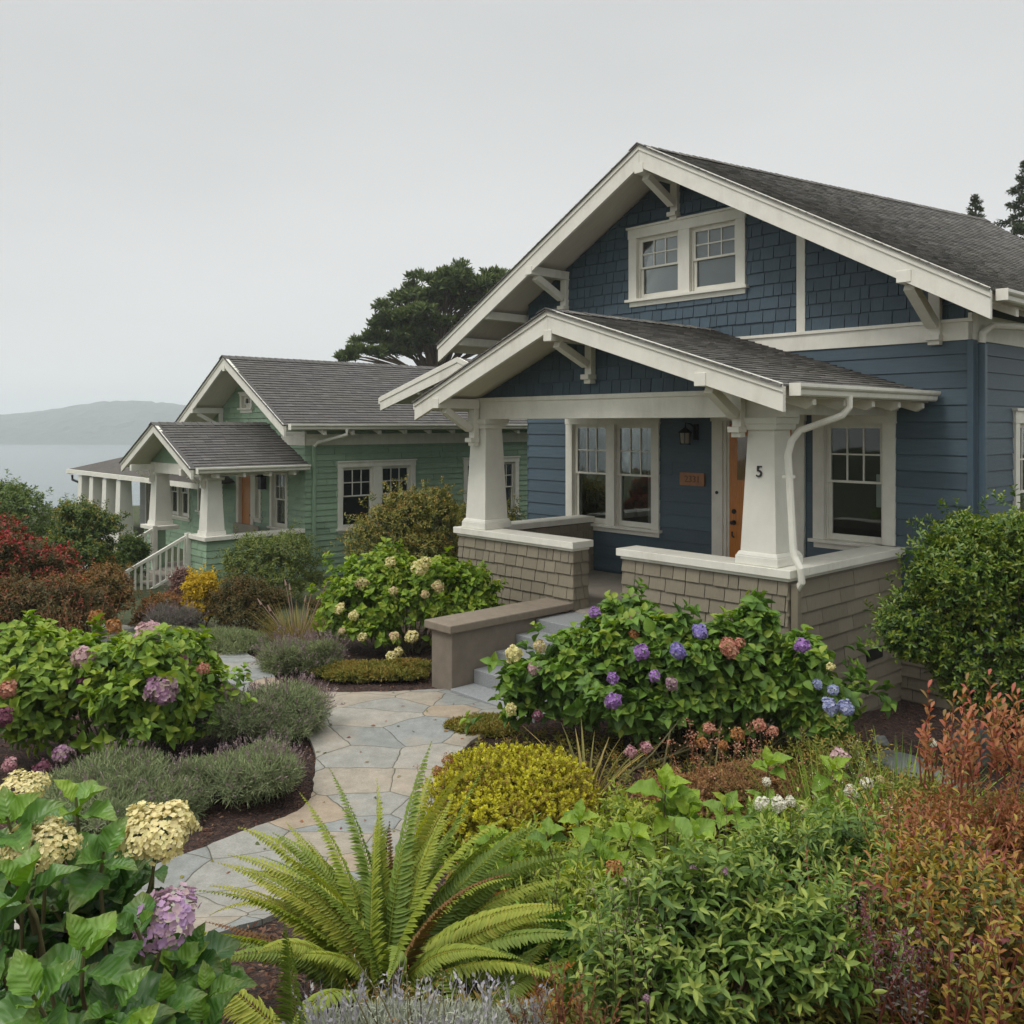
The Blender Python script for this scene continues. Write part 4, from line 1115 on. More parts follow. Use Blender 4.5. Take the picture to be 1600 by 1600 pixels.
def shoots(g, fol, T, P, D, nl, axis, ln, wd, spread=(80, 35), upb=.5, jit=.25, young=.35, lj=.25, phyl=2.4, droop=0.0, opposite=False, vs=1.15):
    """leafy shoots: nl leaves set round an axis that ends near P and points along D"""
    n = len(P); A = unit(D + np.array([0, 0, upb]) + g.normal(size=(n, 3)) * jit)
    ref = np.where(np.abs(A[:, 2:3]) > .9, np.array([[1., 0, 0]]), np.array([[0, 0, 1.]]))
    X = unit(np.cross(A, ref)); Y = np.cross(A, X); a0 = g.uniform(0, 2 * pi, n); q0 = g.uniform(0, 6, 3); vb = .55 * g.random(n) + .45 * (.5 + .5 * np.sin(P[:, 0] * 9 + q0[0]) * np.sin(P[:, 1] * 8 + q0[1]) * np.cos(P[:, 2] * 10 + q0[2]))
    for i in range(nl):
        f = (i + .5) / nl
        if opposite: ang = a0 + (i // 2) * pi / 2 + (i % 2) * pi
        else: ang = a0 + i * phyl
        ang = ang + g.normal(size=n) * .25
        th = RAD(1) * (spread[0] + (spread[1] - spread[0]) * f + g.normal(size=n) * 9)
        rad = X * np.cos(ang)[:, None] + Y * np.sin(ang)[:, None]
        d = A * np.cos(th)[:, None] + rad * np.sin(th)[:, None]; d[:, 2] -= droop
        up = A * np.sin(th)[:, None] - rad * np.cos(th)[:, None]
        sc = (1 + g.normal(size=n) * lj * .6).clip(.5, 1.6) * (1 - .35 * f)
        v = np.clip(.45 + vs * (.45 * vb + .3 * g.random(n) - .37 + young * (f - .4)), 0, 1)
        fol.put(T, P + A * (axis * (f - .8))[..., None] if np.ndim(axis) else P + A * (axis * (f - .8)), d, up, ln * sc, wd * sc, v)
    return A


def twigs(g, blobs, n, mat, parent, r=.006, base_r=.12, name='branches', frac=.95):
    P, D = blob_points(g, blobs, n); mb = MB()
    for p in P:
        a = g.uniform(0, 2 * pi); b = g.uniform(0, base_r); s = Vector((b * cos(a), b * sin(a), -.05)); e = Vector(p) * frac; e.z = p[2] * frac
        md = s.lerp(e, .5) + Vector(g.normal(size=3) * .04); md.z = s.z + (e.z - s.z) * .42
        q = md.lerp(e, .55) + Vector(g.normal(size=3) * .02)
        mb.tube([s, md, q, e], [r * 1.6, r * 1.2, r * .8, r * .4], 5, False)
    return mb.build(name, mat, parent, recalc=False)


def gbase(x, y): return float(terr(x, y))


def shrub(name, label, cat, u, Y, wpx, vtop, mat, leaf, group=None, n=900, k=9, seed=1, vbase=None, depth=.9, T=None, nl=7, spread=(80, 35), upb=.5, axis=.11, z0=0., lump=.42, tw=26,
          twmat='twig', young=.35, droop=0., shell=(.72, 1.03), zmin=-.6, jit=.38, extra=None, opposite=False, flat=1.0, foliage='foliage', base_r=.12, core=True, stray=.12, vs=1.15):
    g = np.random.default_rng(seed)
    x = (u - 800) / F * Y; zb = gbase(x, Y) if vbase is None else ZC + (V0 - vbase) / F * Y
    h = ZC + (V0 - vtop) / F * Y - zb; rx = wpx / 2 / F * Y
    root = empty(name, (x, Y, zb), 0, label, cat, group)
    bl = lumpy(g, rx, rx * depth, h, k, z0, lump, flat)
    for (eu, ev, eY, er) in (extra or []):
        q = at(eu, ev, eY); rr_ = er / F * eY; bl.append((q[0] - x, q[1] - Y, q[2] - zb, rr_, rr_, rr_))
    P, D = blob_points(g, bl, n, zmin, shell)
    if stray:
        i_ = g.random(n) < stray; c0 = np.array([0, 0, z0 + h * .35]); P[i_] = c0 + (P[i_] - c0) * (1 + g.uniform(.04, .26, (i_.sum(), 1)))
    P[:, 2] = np.maximum(P[:, 2], .02)
    f = Fol(); shoots(g, f, T if T is not None else T_LAN, P, D, nl, axis, leaf[0], leaf[1], spread, upb, jit, young, droop=droop, opposite=opposite, vs=vs)
    if core:
        P2, D2 = blob_points(g, bl, int(n * .45), zmin, (.35, .75)); P2[:, 2] = np.maximum(P2[:, 2], .02)
        shoots(g, f, T_DIA, P2, D2, max(4, nl - 1), axis, leaf[0] * 1.1, leaf[1] * 1.15, (90, 50), .1, .5, 0.)
    f.build(foliage, mat, root)
    if tw: twigs(g, bl, tw, M[twmat], root, base_r=base_r)
    return root, bl, g, h, rx


def flower_head(g, parent, c, r, mat, nf, axis=(0, 0, 1), psize=.30, flat=.8, name='flower_head', stem=None, T=None, hemi=-.35):
    """mop-head: a dome of small four-petalled florets"""
    A = Vector(axis).normalized(); X = A.orthogonal().normalized(); Yv = A.cross(X); R = np.array([X, Yv, A])
    i = np.arange(nf) + .5; z = 1 - (1 - hemi) * i / nf; ph_ = i * 2.39996
    rr_ = np.sqrt(np.maximum(0, 1 - z * z)); d = np.stack([rr_ * np.cos(ph_), rr_ * np.sin(ph_), z], -1) + g.normal(size=(nf, 3)) * .07
    d = unit(d); lum = 1 + .2 * np.sin(d[:, 0] * 5 + g.uniform(0, 6)) * np.sin(d[:, 1] * 4 + g.uniform(0, 6))
    p = (d * np.array([1, 1, flat]) * r * lum[:, None] * (1 + g.normal(size=nf) * .055)[:, None]) @ R + np.array(c); nrm = unit(d / np.array([1, 1, flat]) + g.normal(size=(nf, 3)) * .40) @ R
    f = Fol(); ref = unit(np.cross(nrm, np.array([.31, .2, .93]))); sec = np.cross(nrm, ref); a0 = g.uniform(0, pi, nf); vv = g.random(nf)
    s = psize * r * (1 + g.normal(size=nf) * .15)
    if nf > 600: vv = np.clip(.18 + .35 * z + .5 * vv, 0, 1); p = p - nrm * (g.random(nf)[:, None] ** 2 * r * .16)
    for k in range(4):
        a = a0 + k * pi / 2; dd = ref * np.cos(a)[:, None] + sec * np.sin(a)[:, None] + nrm * .12
        f.put(T or T_PETAL, p, dd, nrm, s, s * 1.02, np.clip(vv * .8 + g.random(nf) * .2, 0, 1))
    o = f.build(name, mat, parent, smooth=False)
    if stem is not None:
        mb = MB(); mb.tube([stem, Vector(stem).lerp(Vector(c), .6) + Vector((.01, .0, .01)), Vector(c) + A * (-.1 * r)], [.006, .005, .004], 6, False); mb.build('flower_stem', M['greystem'], o, recalc=False)
    return o


# ---- leaf and petal colours
GR = lambda *c: leaf_mat('leaf ' + str(len(bpy.data.materials)), *c)
LM = {}
LM['hyd_near'] = leaf_mat('large hydrangea leaf', [(0, (0.019, 0.060, 0.011)), (.3, (0.040, 0.115, 0.018)), (.6, (0.081, 0.188, 0.026)), (.82, (0.158, 0.289, 0.032)), (1, (0.290, 0.414, 0.040))], .40, .16, .5, vein=.20, edge=(.16, .15, .03))
LM['hyd_b'] = leaf_mat('hydrangea leaf', [(0.052, 0.105, 0.017), (0.118, 0.213, 0.027), (0.226, 0.342, 0.037), (0.290, 0.344, 0.034)], .5, .25, .35, vein=.15)
LM['hyd_c'] = leaf_mat('bright hydrangea leaf', [(0.060, 0.121, 0.013), (0.140, 0.243, 0.022), (0.250, 0.363, 0.032), (0.302, 0.347, 0.036)], .5, .28, .3, vein=.1)
LM['hyd_d'] = leaf_mat('deep hydrangea leaf', [(0.040, 0.091, 0.015), (0.082, 0.171, 0.024), (0.150, 0.271, 0.033), (0.262, 0.326, 0.034)], .48, .24, .4, vein=.18)
LM['lav'] = leaf_mat('lavender leaf', [(0.133, 0.172, 0.083), (0.240, 0.287, 0.141), (0.384, 0.425, 0.218)], .75, .15, .2)
LM['lav2'] = leaf_mat('grey green leaf', [(0.129, 0.167, 0.074), (0.232, 0.275, 0.127), (0.344, 0.384, 0.186)], .75, .15, .2)
LM['lavfl'] = leaf_mat('faded lavender spike', [(0.187, 0.126, 0.143), (0.288, 0.210, 0.221), (0.317, 0.266, 0.221)], .8, .15, .2)
LM['silver'] = leaf_mat('silver leaf', [(0.245, 0.275, 0.198), (0.386, 0.413, 0.314), (0.515, 0.525, 0.418)], .8, .15, .2)
LM['silverfl'] = leaf_mat('pale lavender flower', [(.30, .29, .33), (.44, .42, .45), (.50, .48, .44)], .8, .2, .2)
LM['fern'] = leaf_mat('fern frond', [(0.130, 0.189, 0.023), (0.219, 0.287, 0.035), (0.323, 0.360, 0.052), (0.426, 0.378, 0.064)], .55, .3, .3)
LM['fern_d'] = leaf_mat('fern frond dark', [(0.075, 0.136, 0.021), (0.149, 0.217, 0.033), (0.230, 0.283, 0.044)], .55, .25, .3)
LM['fern_o'] = leaf_mat('fern frond orange', [(.20, .17, .022), (.33, .22, .028), (.44, .21, .03), (.42, .14, .022)], .6, .25, .25)
LM['fern_br'] = leaf_mat('fern frond brown', [(.10, .075, .022), (.16, .12, .032), (.21, .085, .038)], .65, .2, .25)
LM['yellow'] = leaf_mat('golden spirea leaf', [(0, (0.199, 0.101, 0.032)), (.24, (0.282, 0.167, 0.037)), (.36, (0.331, 0.301, 0.032)), (.62, (0.546, 0.519, 0.037)), (1, (0.760, 0.703, 0.053))], .55, .25, .25)
LM['gold'] = leaf_mat('bright yellow leaf', [(.30, .19, .02), (.52, .37, .022), (.62, .43, .03)], .55, .3, .25)
LM['narrow'] = leaf_mat('narrow green leaf', [(0.048, 0.100, 0.020), (0.097, 0.174, 0.030), (0.172, 0.257, 0.050), (0.302, 0.358, 0.071)], .5, .24, .35)
LM['autumn'] = leaf_mat('autumn leaf', [(0, (0.045, 0.088, 0.025)), (.25, (0.109, 0.135, 0.032)), (.42, (0.267, 0.235, 0.039)), (.58, (0.395, 0.275, 0.045)), (.74, (0.395, 0.175, 0.064)), (.88, (0.326, 0.100, 0.064)), (1, (0.198, 0.058, 0.058))], .5, .28, .35)
LM['autumn2'] = leaf_mat('pink autumn leaf', [(0, (0.092, 0.112, 0.032)), (.25, (0.230, 0.157, 0.047)), (.5, (0.380, 0.179, 0.063)), (.75, (0.425, 0.168, 0.079)), (1, (0.391, 0.112, 0.074))], .5, .28, .35)
LM['ever'] = leaf_mat('evergreen leaf', [(0.030, 0.074, 0.012), (0.068, 0.138, 0.016), (0.142, 0.230, 0.024), (0.206, 0.245, 0.023)], .38, .2, .5)
LM['olive'] = leaf_mat('olive shrub leaf', [(0.072, 0.087, 0.018), (0.137, 0.153, 0.026), (0.226, 0.225, 0.039), (0.379, 0.216, 0.051)], .5, .2, .4)
LM['round'] = leaf_mat('bronze green leaf', [(0, (0.030, 0.064, 0.015)), (.5, (0.066, 0.116, 0.021)), (.85, (0.168, 0.220, 0.037)), (1, (0.312, 0.220, 0.042))], .5, .22, .35)
LM['farshrub'] = leaf_mat('far shrub leaf', [(0, (0.054, 0.093, 0.021)), (.5, (0.102, 0.157, 0.032)), (1, (0.216, 0.255, 0.053))], .55, .2, .3)
LM['maple'] = leaf_mat('maple leaf', [(0, (0.041, 0.055, 0.016)), (.45, (0.101, 0.085, 0.025)), (.68, (0.176, 0.081, 0.030)), (.85, (0.297, 0.058, 0.041)), (1, (0.432, 0.044, 0.057))], .55, .25, .3)
LM['rust'] = leaf_mat('rust shrub leaf', [(0, (0.063, 0.072, 0.018)), (.4, (0.140, 0.111, 0.028)), (.7, (0.238, 0.117, 0.037)), (1, (0.350, 0.137, 0.052))], .55, .22, .3)
LM['darkrust'] = leaf_mat('dark rust leaf', [(0, (0.044, 0.055, 0.014)), (.5, (0.098, 0.085, 0.022)), (.8, (0.163, 0.088, 0.026)), (1, (0.208, 0.106, 0.035))], .55, .2, .3)
LM['pinkish'] = leaf_mat('pinkish leaf', [(.10, .055, .042), (.20, .11, .09), (.28, .17, .14)], .6, .22, .3)
LM['greyplant'] = leaf_mat('grey purple leaf', [(0.101, 0.101, 0.078), (0.173, 0.161, 0.130), (0.245, 0.210, 0.189)], .7, .18, .25)
LM['darkgreen'] = leaf_mat('dark green leaf', [(0.061, 0.097, 0.021), (0.126, 0.167, 0.028), (0.222, 0.237, 0.041)], .5, .2, .35)
LM['grass'] = leaf_mat('tawny grass blade', [(0.141, 0.147, 0.033), (0.251, 0.224, 0.059), (0.392, 0.280, 0.101)], .6, .25, .3)
LM['gcover'] = leaf_mat('low ground cover leaf', [(0.086, 0.117, 0.021), (0.160, 0.176, 0.029), (0.271, 0.226, 0.045), (0.368, 0.183, 0.057)], .6, .2, .3)
LM['herb'] = leaf_mat('soft herb leaf', [(0.091, 0.145, 0.023), (0.181, 0.256, 0.035), (0.311, 0.368, 0.048), (0.439, 0.443, 0.075)], .5, .28, .3)
LM['sedum'] = leaf_mat('rusty sedum', [(0.141, 0.103, 0.038), (0.283, 0.147, 0.065), (0.423, 0.228, 0.106)], .7, .2, .25)
LM['pineneedle'] = leaf_mat('cypress spray', [(0.044, 0.067, 0.024), (0.086, 0.121, 0.038), (0.152, 0.188, 0.053)], .7, .1, .2)
LM['conifer'] = leaf_mat('conifer spray', [(0.026, 0.039, 0.020), (0.052, 0.068, 0.033), (0.092, 0.099, 0.045)], .7, .1, .2)
FM = {}
FM['cream'] = leaf_mat('cream petals', [(.44, .44, .15), (.62, .56, .24), (.74, .67, .36), (.74, .62, .35)], .6, .25, .25)
FM['limecream'] = leaf_mat('green cream petals', [(.38, .42, .15), (.55, .50, .24), (.62, .46, .28), (.58, .38, .24)], .6, .25, .25)
FM['lilac'] = leaf_mat('lilac petals', [(.36, .24, .40), (.47, .30, .46), (.52, .36, .42), (.5, .40, .33)], .6, .25, .25)
FM['mauve'] = leaf_mat('mauve petals', [(0.196, 0.098, 0.165), (0.322, 0.169, 0.275), (0.414, 0.286, 0.319), (0.380, 0.325, 0.220)], .6, .25, .25)
FM['violet'] = leaf_mat('violet petals', [(0.259, 0.111, 0.360), (0.356, 0.182, 0.470), (0.432, 0.286, 0.520)], .6, .25, .25)
FM['blueviolet'] = leaf_mat('blue violet petals', [(0.196, 0.150, 0.441), (0.287, 0.237, 0.539), (0.414, 0.338, 0.568)], .6, .25, .25)
FM['blue'] = leaf_mat('pale blue petals', [(0.240, 0.276, 0.490), (0.360, 0.391, 0.571), (0.456, 0.460, 0.592)], .6, .25, .25)
FM['salmon'] = leaf_mat('salmon petals', [(.42, .16, .11), (.52, .24, .17), (.56, .33, .22)], .6, .25, .25)
FM['pink'] = leaf_mat('dusty pink petals', [(.36, .15, .18), (.48, .25, .28), (.52, .35, .33)], .6, .25, .25)
FM['palepink'] = leaf_mat('pale pink petals', [(.46, .28, .32), (.56, .38, .40), (.58, .44, .36)], .6, .25, .25)
FM['dried'] = leaf_mat('dried flower', [(.26, .11, .04), (.38, .17, .06), (.40, .22, .09)], .7, .2, .2)
FM['wine'] = leaf_mat('wine petals', [(.11, .035, .06), (.19, .06, .10), (.24, .10, .12)], .6, .2, .25)
FM['white'] = leaf_mat('white petals', [(.55, .52, .40), (.70, .68, .56), (.75, .73, .64)], .6, .25, .25)


def loc_from_px(root, u, v, Y):
    p = at(u, v, Y); return (p[0] - root.location.x, p[1] - root.location.y, p[2] - root.location.z)


def hyd(label, u, Y, wpx, vtop, matkey, leaf, heads, seed, n, k=10, depth=.85, group='hydrangea shrubs', lump=.40, nl=6, stemn=34, **kw):
    """hydrangea: opposite ovate leaves on stout stems, mop-head flowers each a part. heads = (u, v, Y, px diameter, colour)"""
    r, bl, g, h, rx = shrub('hydrangea', label, 'hydrangea', u, Y, wpx, vtop, LM[matkey], leaf, group, n, k, seed, depth=depth, T=T_OV, nl=nl, spread=(88, 48), upb=.75, axis=leaf[0] * .9, lump=lump, tw=stemn,
                            twmat='greystem', young=.55, droop=.08, opposite=True, foliage='leaves', base_r=.3, **kw)
    for (hu, hv, hY, px, ck) in heads:
        hY += .10; c = loc_from_px(r, hu, hv, hY); rad = .95 * px / 2 / F * hY
        ax = (g.normal() * .25 + (hu - u) / max(1, wpx) * .5, -.75, .75)
        flower_head(g, r, c, rad, FM[ck], int(150 if px > 24 else 95), ax, .225, g.uniform(.62, .92), stem=(c[0] * .88, c[1] + .3, max(.05, c[2] - .2)))
    return r


# mid-left hydrangea
hyd('broad green hydrangea with mauve and pale pink heads behind the left lavender mounds', 165, 8.1, 375, 955, 'hyd_b', (.118, .082),
    [(131, 1028, 7.6, 33, 'palepink'), (230, 990, 7.9, 38, 'palepink'), (243, 1020, 7.75, 20, 'mauve'), (252, 1079, 7.3, 44, 'mauve'), (265, 1068, 7.35, 22, 'lilac'), (12, 1078, 7.35, 26, 'salmon'), (4, 1122, 7.2, 30, 'wine'), (97, 1177, 7.05, 26, 'mauve'), (66, 1202, 7.05, 26, 'wine'), (15, 1195, 7.05, 22, 'pink'), (178, 978, 8.1, 22, 'dried'), (60, 1005, 7.9, 26, 'limecream'), (90, 1003, 7.95, 18, 'pink'), (285, 1033, 7.8, 20, 'wine'), (317, 1045, 7.8, 18, 'salmon'), (150, 965, 8.2, 22, 'dried'), (128, 1060, 7.5, 18, 'wine')],
    11, 800, 12)
# by the planter wall
hyd('bright green hydrangea dotted with cream heads against the taupe porch wall and planter', 640, 11.75, 262, 862, 'hyd_c', (.105, .074),
    [(655, 887, 11.0, 24, 'cream'), (664, 880, 11.0, 20, 'cream'), (684, 917, 10.9, 18, 'limecream'), (531, 951, 10.9, 17, 'cream'), (553, 962, 10.8, 15, 'cream'), (566, 995, 10.75, 14, 'cream'), (616, 994, 10.6, 15, 'limecream'), (643, 995, 10.6, 20, 'cream'), (612, 1026, 10.55, 18, 'cream'), (623, 1018, 10.55, 14, 'cream'), (565, 912, 11.2, 20, 'limecream'), (610, 878, 11.3, 17, 'cream'), (615, 923, 10.8, 13, 'limecream'), (664, 929, 10.8, 13, 'limecream'), (534, 986, 10.85, 12, 'limecream')],
    12, 780, 12, depth=.72)
hyd('bright green hydrangea spilling over the planter coping below the taupe wall', 728, 11.45, 112, 868, 'hyd_c', (.105, .074), [], 13, 150, 6, depth=.7, vbase=985)
# right of the steps
r, bl, g, h, rx = shrub('hydrangea', 'long dark green hydrangea with violet, blue and salmon heads in front of the porch wall', 'hydrangea', 1062, 8.35, 540, 950, LM['hyd_d'], (.125, .09), 'hydrangea shrubs', 1650, 19, 14, depth=.36, extra=[(870, 1075, 8.5, 46), (905, 1030, 8.55, 46), (950, 1000, 8.5, 42), (1000, 985, 8.5, 40), (1175, 990, 8.2, 40), (1250, 1050, 8.1, 55), (1265, 1110, 8.1, 55), (812, 1105, 8.4, 26)], T=T_OV, nl=6,
                        spread=(88, 48), upb=.75, axis=.11, lump=.34, tw=60, twmat='greystem', young=.5, droop=.08, opposite=True, foliage='leaves', base_r=1.0)
for (hu, hv, hY, px, ck) in [(1003, 1019, 7.75, 24, 'violet'), (1059, 1018, 7.65, 26, 'blueviolet'), (1093, 987, 7.85, 24, 'blueviolet'), (1023, 1056, 7.6, 18, 'violet'), (957, 1060, 7.7, 18, 'violet'), (958, 1096, 7.55, 24, 'violet'), (1049, 1068, 7.55, 20, 'mauve'), (1139, 1012, 7.65, 30, 'salmon'), (1156, 1004, 7.7, 16, 'salmon'), (1254, 1009, 7.6, 22, 'violet'), (929, 957, 8.3, 18, 'violet'), (993, 968, 8.1, 22, 'pink'), (991, 990, 8.0, 16, 'dried'), (803, 1022, 8.3, 26, 'cream'), (835, 1045, 8.1, 22, 'palepink'), (798, 1108, 8.0, 18, 'cream'), (843, 1010, 8.3, 20, 'limecream'), (1277, 1069, 7.5, 16, 'blue'), (1302, 1078, 7.5, 17, 'blue'), (1296, 1104, 7.45, 26, 'blue'), (1322, 1106, 7.45, 24, 'blue'), (1298, 1042, 7.55, 13, 'cream'), (840, 1118, 7.8, 16, 'wine')]:
    hY += .10; c = loc_from_px(r, hu, hv, hY); flower_head(g, r, c, .92 * px / 2 / F * hY, FM[ck], 150 if px > 20 else 95, (g.normal() * .4, -.8, .7), .225, g.uniform(.65, .92), stem=(c[0], c[1] + .3, max(.05, c[2] - .2)))

# foreground hydrangea: large leaves one by one in rosettes
fh = empty('hydrangea', (-1.15, 2.55, gbase(-1.15, 2.55)), 0, 'big-leaved hydrangea in the near left corner with cream heads and one lilac head', 'hydrangea', 'hydrangea shrubs')
g = np.random.default_rng(21); f = Fol(); st = MB()


def rosette(f, g, root, u, v, Y, nl, ln, ax=(0, -.25, 1), wd=.68, sp=(84, 30), var=.5, pair=True, stem_to=None, st=None):
    c = Vector(loc_from_px(root, u, v, Y)); ln *= .84; A = Vector(ax).normalized(); X = A.orthogonal().normalized(); Yv = A.cross(X); a0 = g.uniform(0, pi)
    for i in range(nl):
        fr_ = i / max(1, nl - 1); ang = a0 + (i // 2) * pi / 2 + (i % 2) * pi + g.normal() * .2
        th = RAD(sp[0] + (sp[1] - sp[0]) * fr_ + g.normal() * 8); rad_ = X * cos(ang) + Yv * sin(ang)
        d = A * cos(th) + rad_ * sin(th); up = A * sin(th) - rad_ * cos(th); L_ = ln * (1 - .42 * fr_) * (1 + g.normal() * .1)
        p = c + A * (ln * .42 * (fr_ - .7)) + rad_ * .012
        f.put(T_BIG, [p], [d], [up], L_, L_ * wd, np.clip(var + .34 * (fr_ - .35) + g.normal() * .08, 0, 1))
    if st is not None:
        e = Vector(stem_to) if stem_to is not None else Vector((c.x * .55, c.y * .5 + .1, 0))
        st.tube([c + A * (.03), c - A * ln * .5, c.lerp(e, .6) - A * ln * .2, e], [.004, .005, .006, .008], 6, False)


for (u, v, Y, nl, ln, var) in [(120, 1262, 2.55, 6, .155, .72), (160, 1345, 2.35, 6, .17, .50), (15, 1290, 2.3, 6, .17, .6), (35, 1390, 2.1, 6, .18, .55), (130, 1500, 2.0, 6, .175, .66), (215, 1455, 2.15, 4, .13, .45), (270, 1520, 2.35, 6, .15, .62), (320, 1560, 2.3, 6, .15, .6),
                               (60, 1570, 1.85, 6, .17, .55), (180, 1590, 1.95, 6, .17, .5), (-20, 1480, 2.0, 6, .17, .5), (90, 1430, 2.4, 6, .16, .35), (205, 1400, 2.55, 6, .15, .30), (240, 1350, 2.6, 4, .12, .38), (40, 1500, 2.4, 6, .17, .28), (160, 1440, 2.5, 6, .17, .25), (250, 1580, 2.1, 6, .16, .45), (-30, 1350, 2.3, 6, .17, .4),
                               (100, 1355, 2.6, 6, .16, .3), (30, 1440, 2.5, 6, .16, .25), (180, 1530, 2.5, 6, .16, .25), (110, 1570, 2.3, 6, .16, .25), (320, 1610, 2.2, 6, .15, .4), (200, 1640, 1.9, 6, .17, .5), (60, 1650, 1.8, 6, .17, .5), (-40, 1580, 1.9, 6, .17, .5), (130, 1420, 2.65, 6, .16, .2), (70, 1300, 2.65, 6, .15, .35), (300, 1500, 2.6, 4, .13, .3), (20, 1340, 2.6, 6, .16, .3), (240, 1480, 2.65, 6, .15, .25), (60, 1540, 2.65, 6, .16, .2), (150, 1640, 2.3, 6, .17, .3), (340, 1545, 2.55, 6, .14, .45)]:
    rosette(f, g, fh, u, v, Y, nl, ln, (g.normal() * .2 + (u - 170) / 800, -.35 + g.normal() * .12, 1), var=var, st=st)
for _ in range(34):                        # darker-coloured leaves filling in deeper inside the shrub
    u_, v_ = g.uniform(-60, 345), g.uniform(1380, 1680); Y_ = g.uniform(2.3, 2.85)
    if u_ > 215 and v_ < 1490: continue
    rosette(f, g, fh, u_, v_, Y_, 6, .175, (g.normal() * .3, -.4 + g.normal() * .15, 1), var=.22)
f.build('leaves', LM['hyd_near'], fh, smooth=True); st.build('stems', M['greystem'], fh, recalc=False)
for (hu, hv, hY, px, ck, nf, fl) in [(247, 1300, 2.45, 116, 'cream', 900, .60), (64, 1322, 2.3, 100, 'cream', 850, .58), (30, 1238, 2.6, 76, 'cream', 650, .62), (258, 1442, 2.25, 96, 'lilac', 190, .78), (24, 1364, 2.3, 40, 'dried', 160, .7), (45, 1290, 2.55, 30, 'limecream', 160, .7)]:
    c = Vector(loc_from_px(fh, hu, hv, hY)); flower_head(g, fh, c, px / 2 / F * hY, FM[ck], nf, (.1 * g.normal(), -.28, 1), (.076 if nf > 400 else (.155 if nf > 180 else .14)), fl, stem=(c.x * .8 - .06, c.y + .1, c.z - .35), hemi=-.18)

# ---- lavender and other mounds
def mound(label, u, Y, wpx, vtop, mat, spikes=None, seed=1, n=2600, blade=(.075, .007), depth=.9, group='grey lavender mounds', name='lavender', cat='lavender', spike_n=170, spike_h=.14, k=7):
    g = np.random.default_rng(seed); x = (u - 800) / F * Y; zb = gbase(x, Y); h = ZC + (V0 - vtop) / F * Y - zb - (spike_h * .6 if spikes else 0); rx = wpx / 2 / F * Y
    root = empty(name, (x, Y, zb), 0, label, cat, group)
    bl = lumpy(g, rx, rx * depth, h, k, 0, .5)
    P, D = blob_points(g, bl, n, -.5, (.6, 1.06)); P[:, 2] = np.maximum(P[:, 2], .01)
    f = Fol(); shoots(g, f, T_DIA, P, D, 8, blade[0] * 1.1, blade[0], blade[1], (62, 22), .55, .3, .3)
    P2, D2 = blob_points(g, bl, n // 3, -.5, (.25, .6)); P2[:, 2] = np.maximum(P2[:, 2], .01); shoots(g, f, T_DIA, P2, D2, 6, blade[0], blade[0], blade[1] * 3, (80, 30), .3, .5, 0)
    f.build('foliage', mat, root)
    if spikes:
        P, D = blob_points(g, bl, spike_n, .05, (.93, 1.0)); f = Fol(); A = unit(D + np.array([0, 0, .5]) + g.normal(size=P.shape) * .2); ln = spike_h * g.uniform(.5, 1.25, len(P))
        f.put(T_BLADE, P, A, np.cross(A, g.normal(size=P.shape)), ln, .004, .25)
        f.put(T_BLADE, P, A, np.cross(A, g.normal(size=P.shape)), ln, .004, .25)
        tip = P + A * (ln * .98)[:, None]; tip[:, 2] -= ln * .2
        for k_ in range(5):
            q = tip - A * (k_ * .009); f.put(T_DIA, q, A + g.normal(size=P.shape) * .5, g.normal(size=P.shape), .02, .012, g.random(len(P)))
        f.build('flower_spikes', spikes, root)
    return root


mound('round grey-green lavender mound with faded spikes at the left edge of the path', 402, 8.55, 192, 1062, LM['lav'], LM['lavfl'], 31, 3000, spike_n=260)
mound('rounded sage-coloured lavender mound nearest the path below the bigger mound', 368, 7.35, 190, 1155, LM['lav'], LM['lavfl'], 32, 2900, spike_n=150)
mound('wide low grey lavender mound behind the big-leaved hydrangea', 175, 6.9, 250, 1192, LM['lav'], LM['lavfl'], 33, 3300, spike_n=120)
mound('arching lavender mound between the far path and the bright hydrangea', 478, 10.75, 138, 985, LM['lav2'], LM['lavfl'], 34, 2400, spike_n=220, spike_h=.2)
mound('silvery low cushion plant beside the far bend of the path', 365, 11.75, 140, 993, LM['lav2'], None, 35, 1900, depth=.8)
mound('small silvery cushion plant below the yellow shrub', 290, 12.0, 100, 985, LM['lav2'], None, 36, 1300, depth=.8)
mound('grey purple mound in front of the yellow shrub', 262, 12.6, 90, 938, LM['greyplant'], LM['lavfl'], 37, 1300, spike_n=90)
mound('low dark green creeping mat at the foot of the planter wall', 592, 10.45, 195, 1034, LM['gcover'], None, 38, 2300, (.05, .02), .42, name='ground_cover_plant', cat='plant', group='low edging plants')
mound('low green creeping mat by the path below the long hydrangea', 758, 8.75, 112, 1128, LM['gcover'], None, 39, 1700, (.05, .02), .7, name='ground_cover_plant', cat='plant', group='low edging plants')
mound('silver lavender clump at the bottom edge of the picture with pale flowers', 700, 3.15, 400, 1562, LM['silver'], LM['silverfl'], 40, 2300, (.07, .008), .45, group='grey lavender mounds', spike_n=130, spike_h=.16)
mound('golden yellow spirea mound with brown flecks beside the fern', 800, 6.85, 262, 1186, LM['yellow'], None, 41, 3000, (.034, .022), .85, k=16, name='spirea', cat='shrub', group='coloured shrubs')
mound('rust brown sedum patch below the long hydrangea', 1130, 6.7, 260, 1192, LM['sedum'], None, 42, 2100, (.03, .016), .5, k=12, name='sedum', cat='sedum', group='low edging plants')

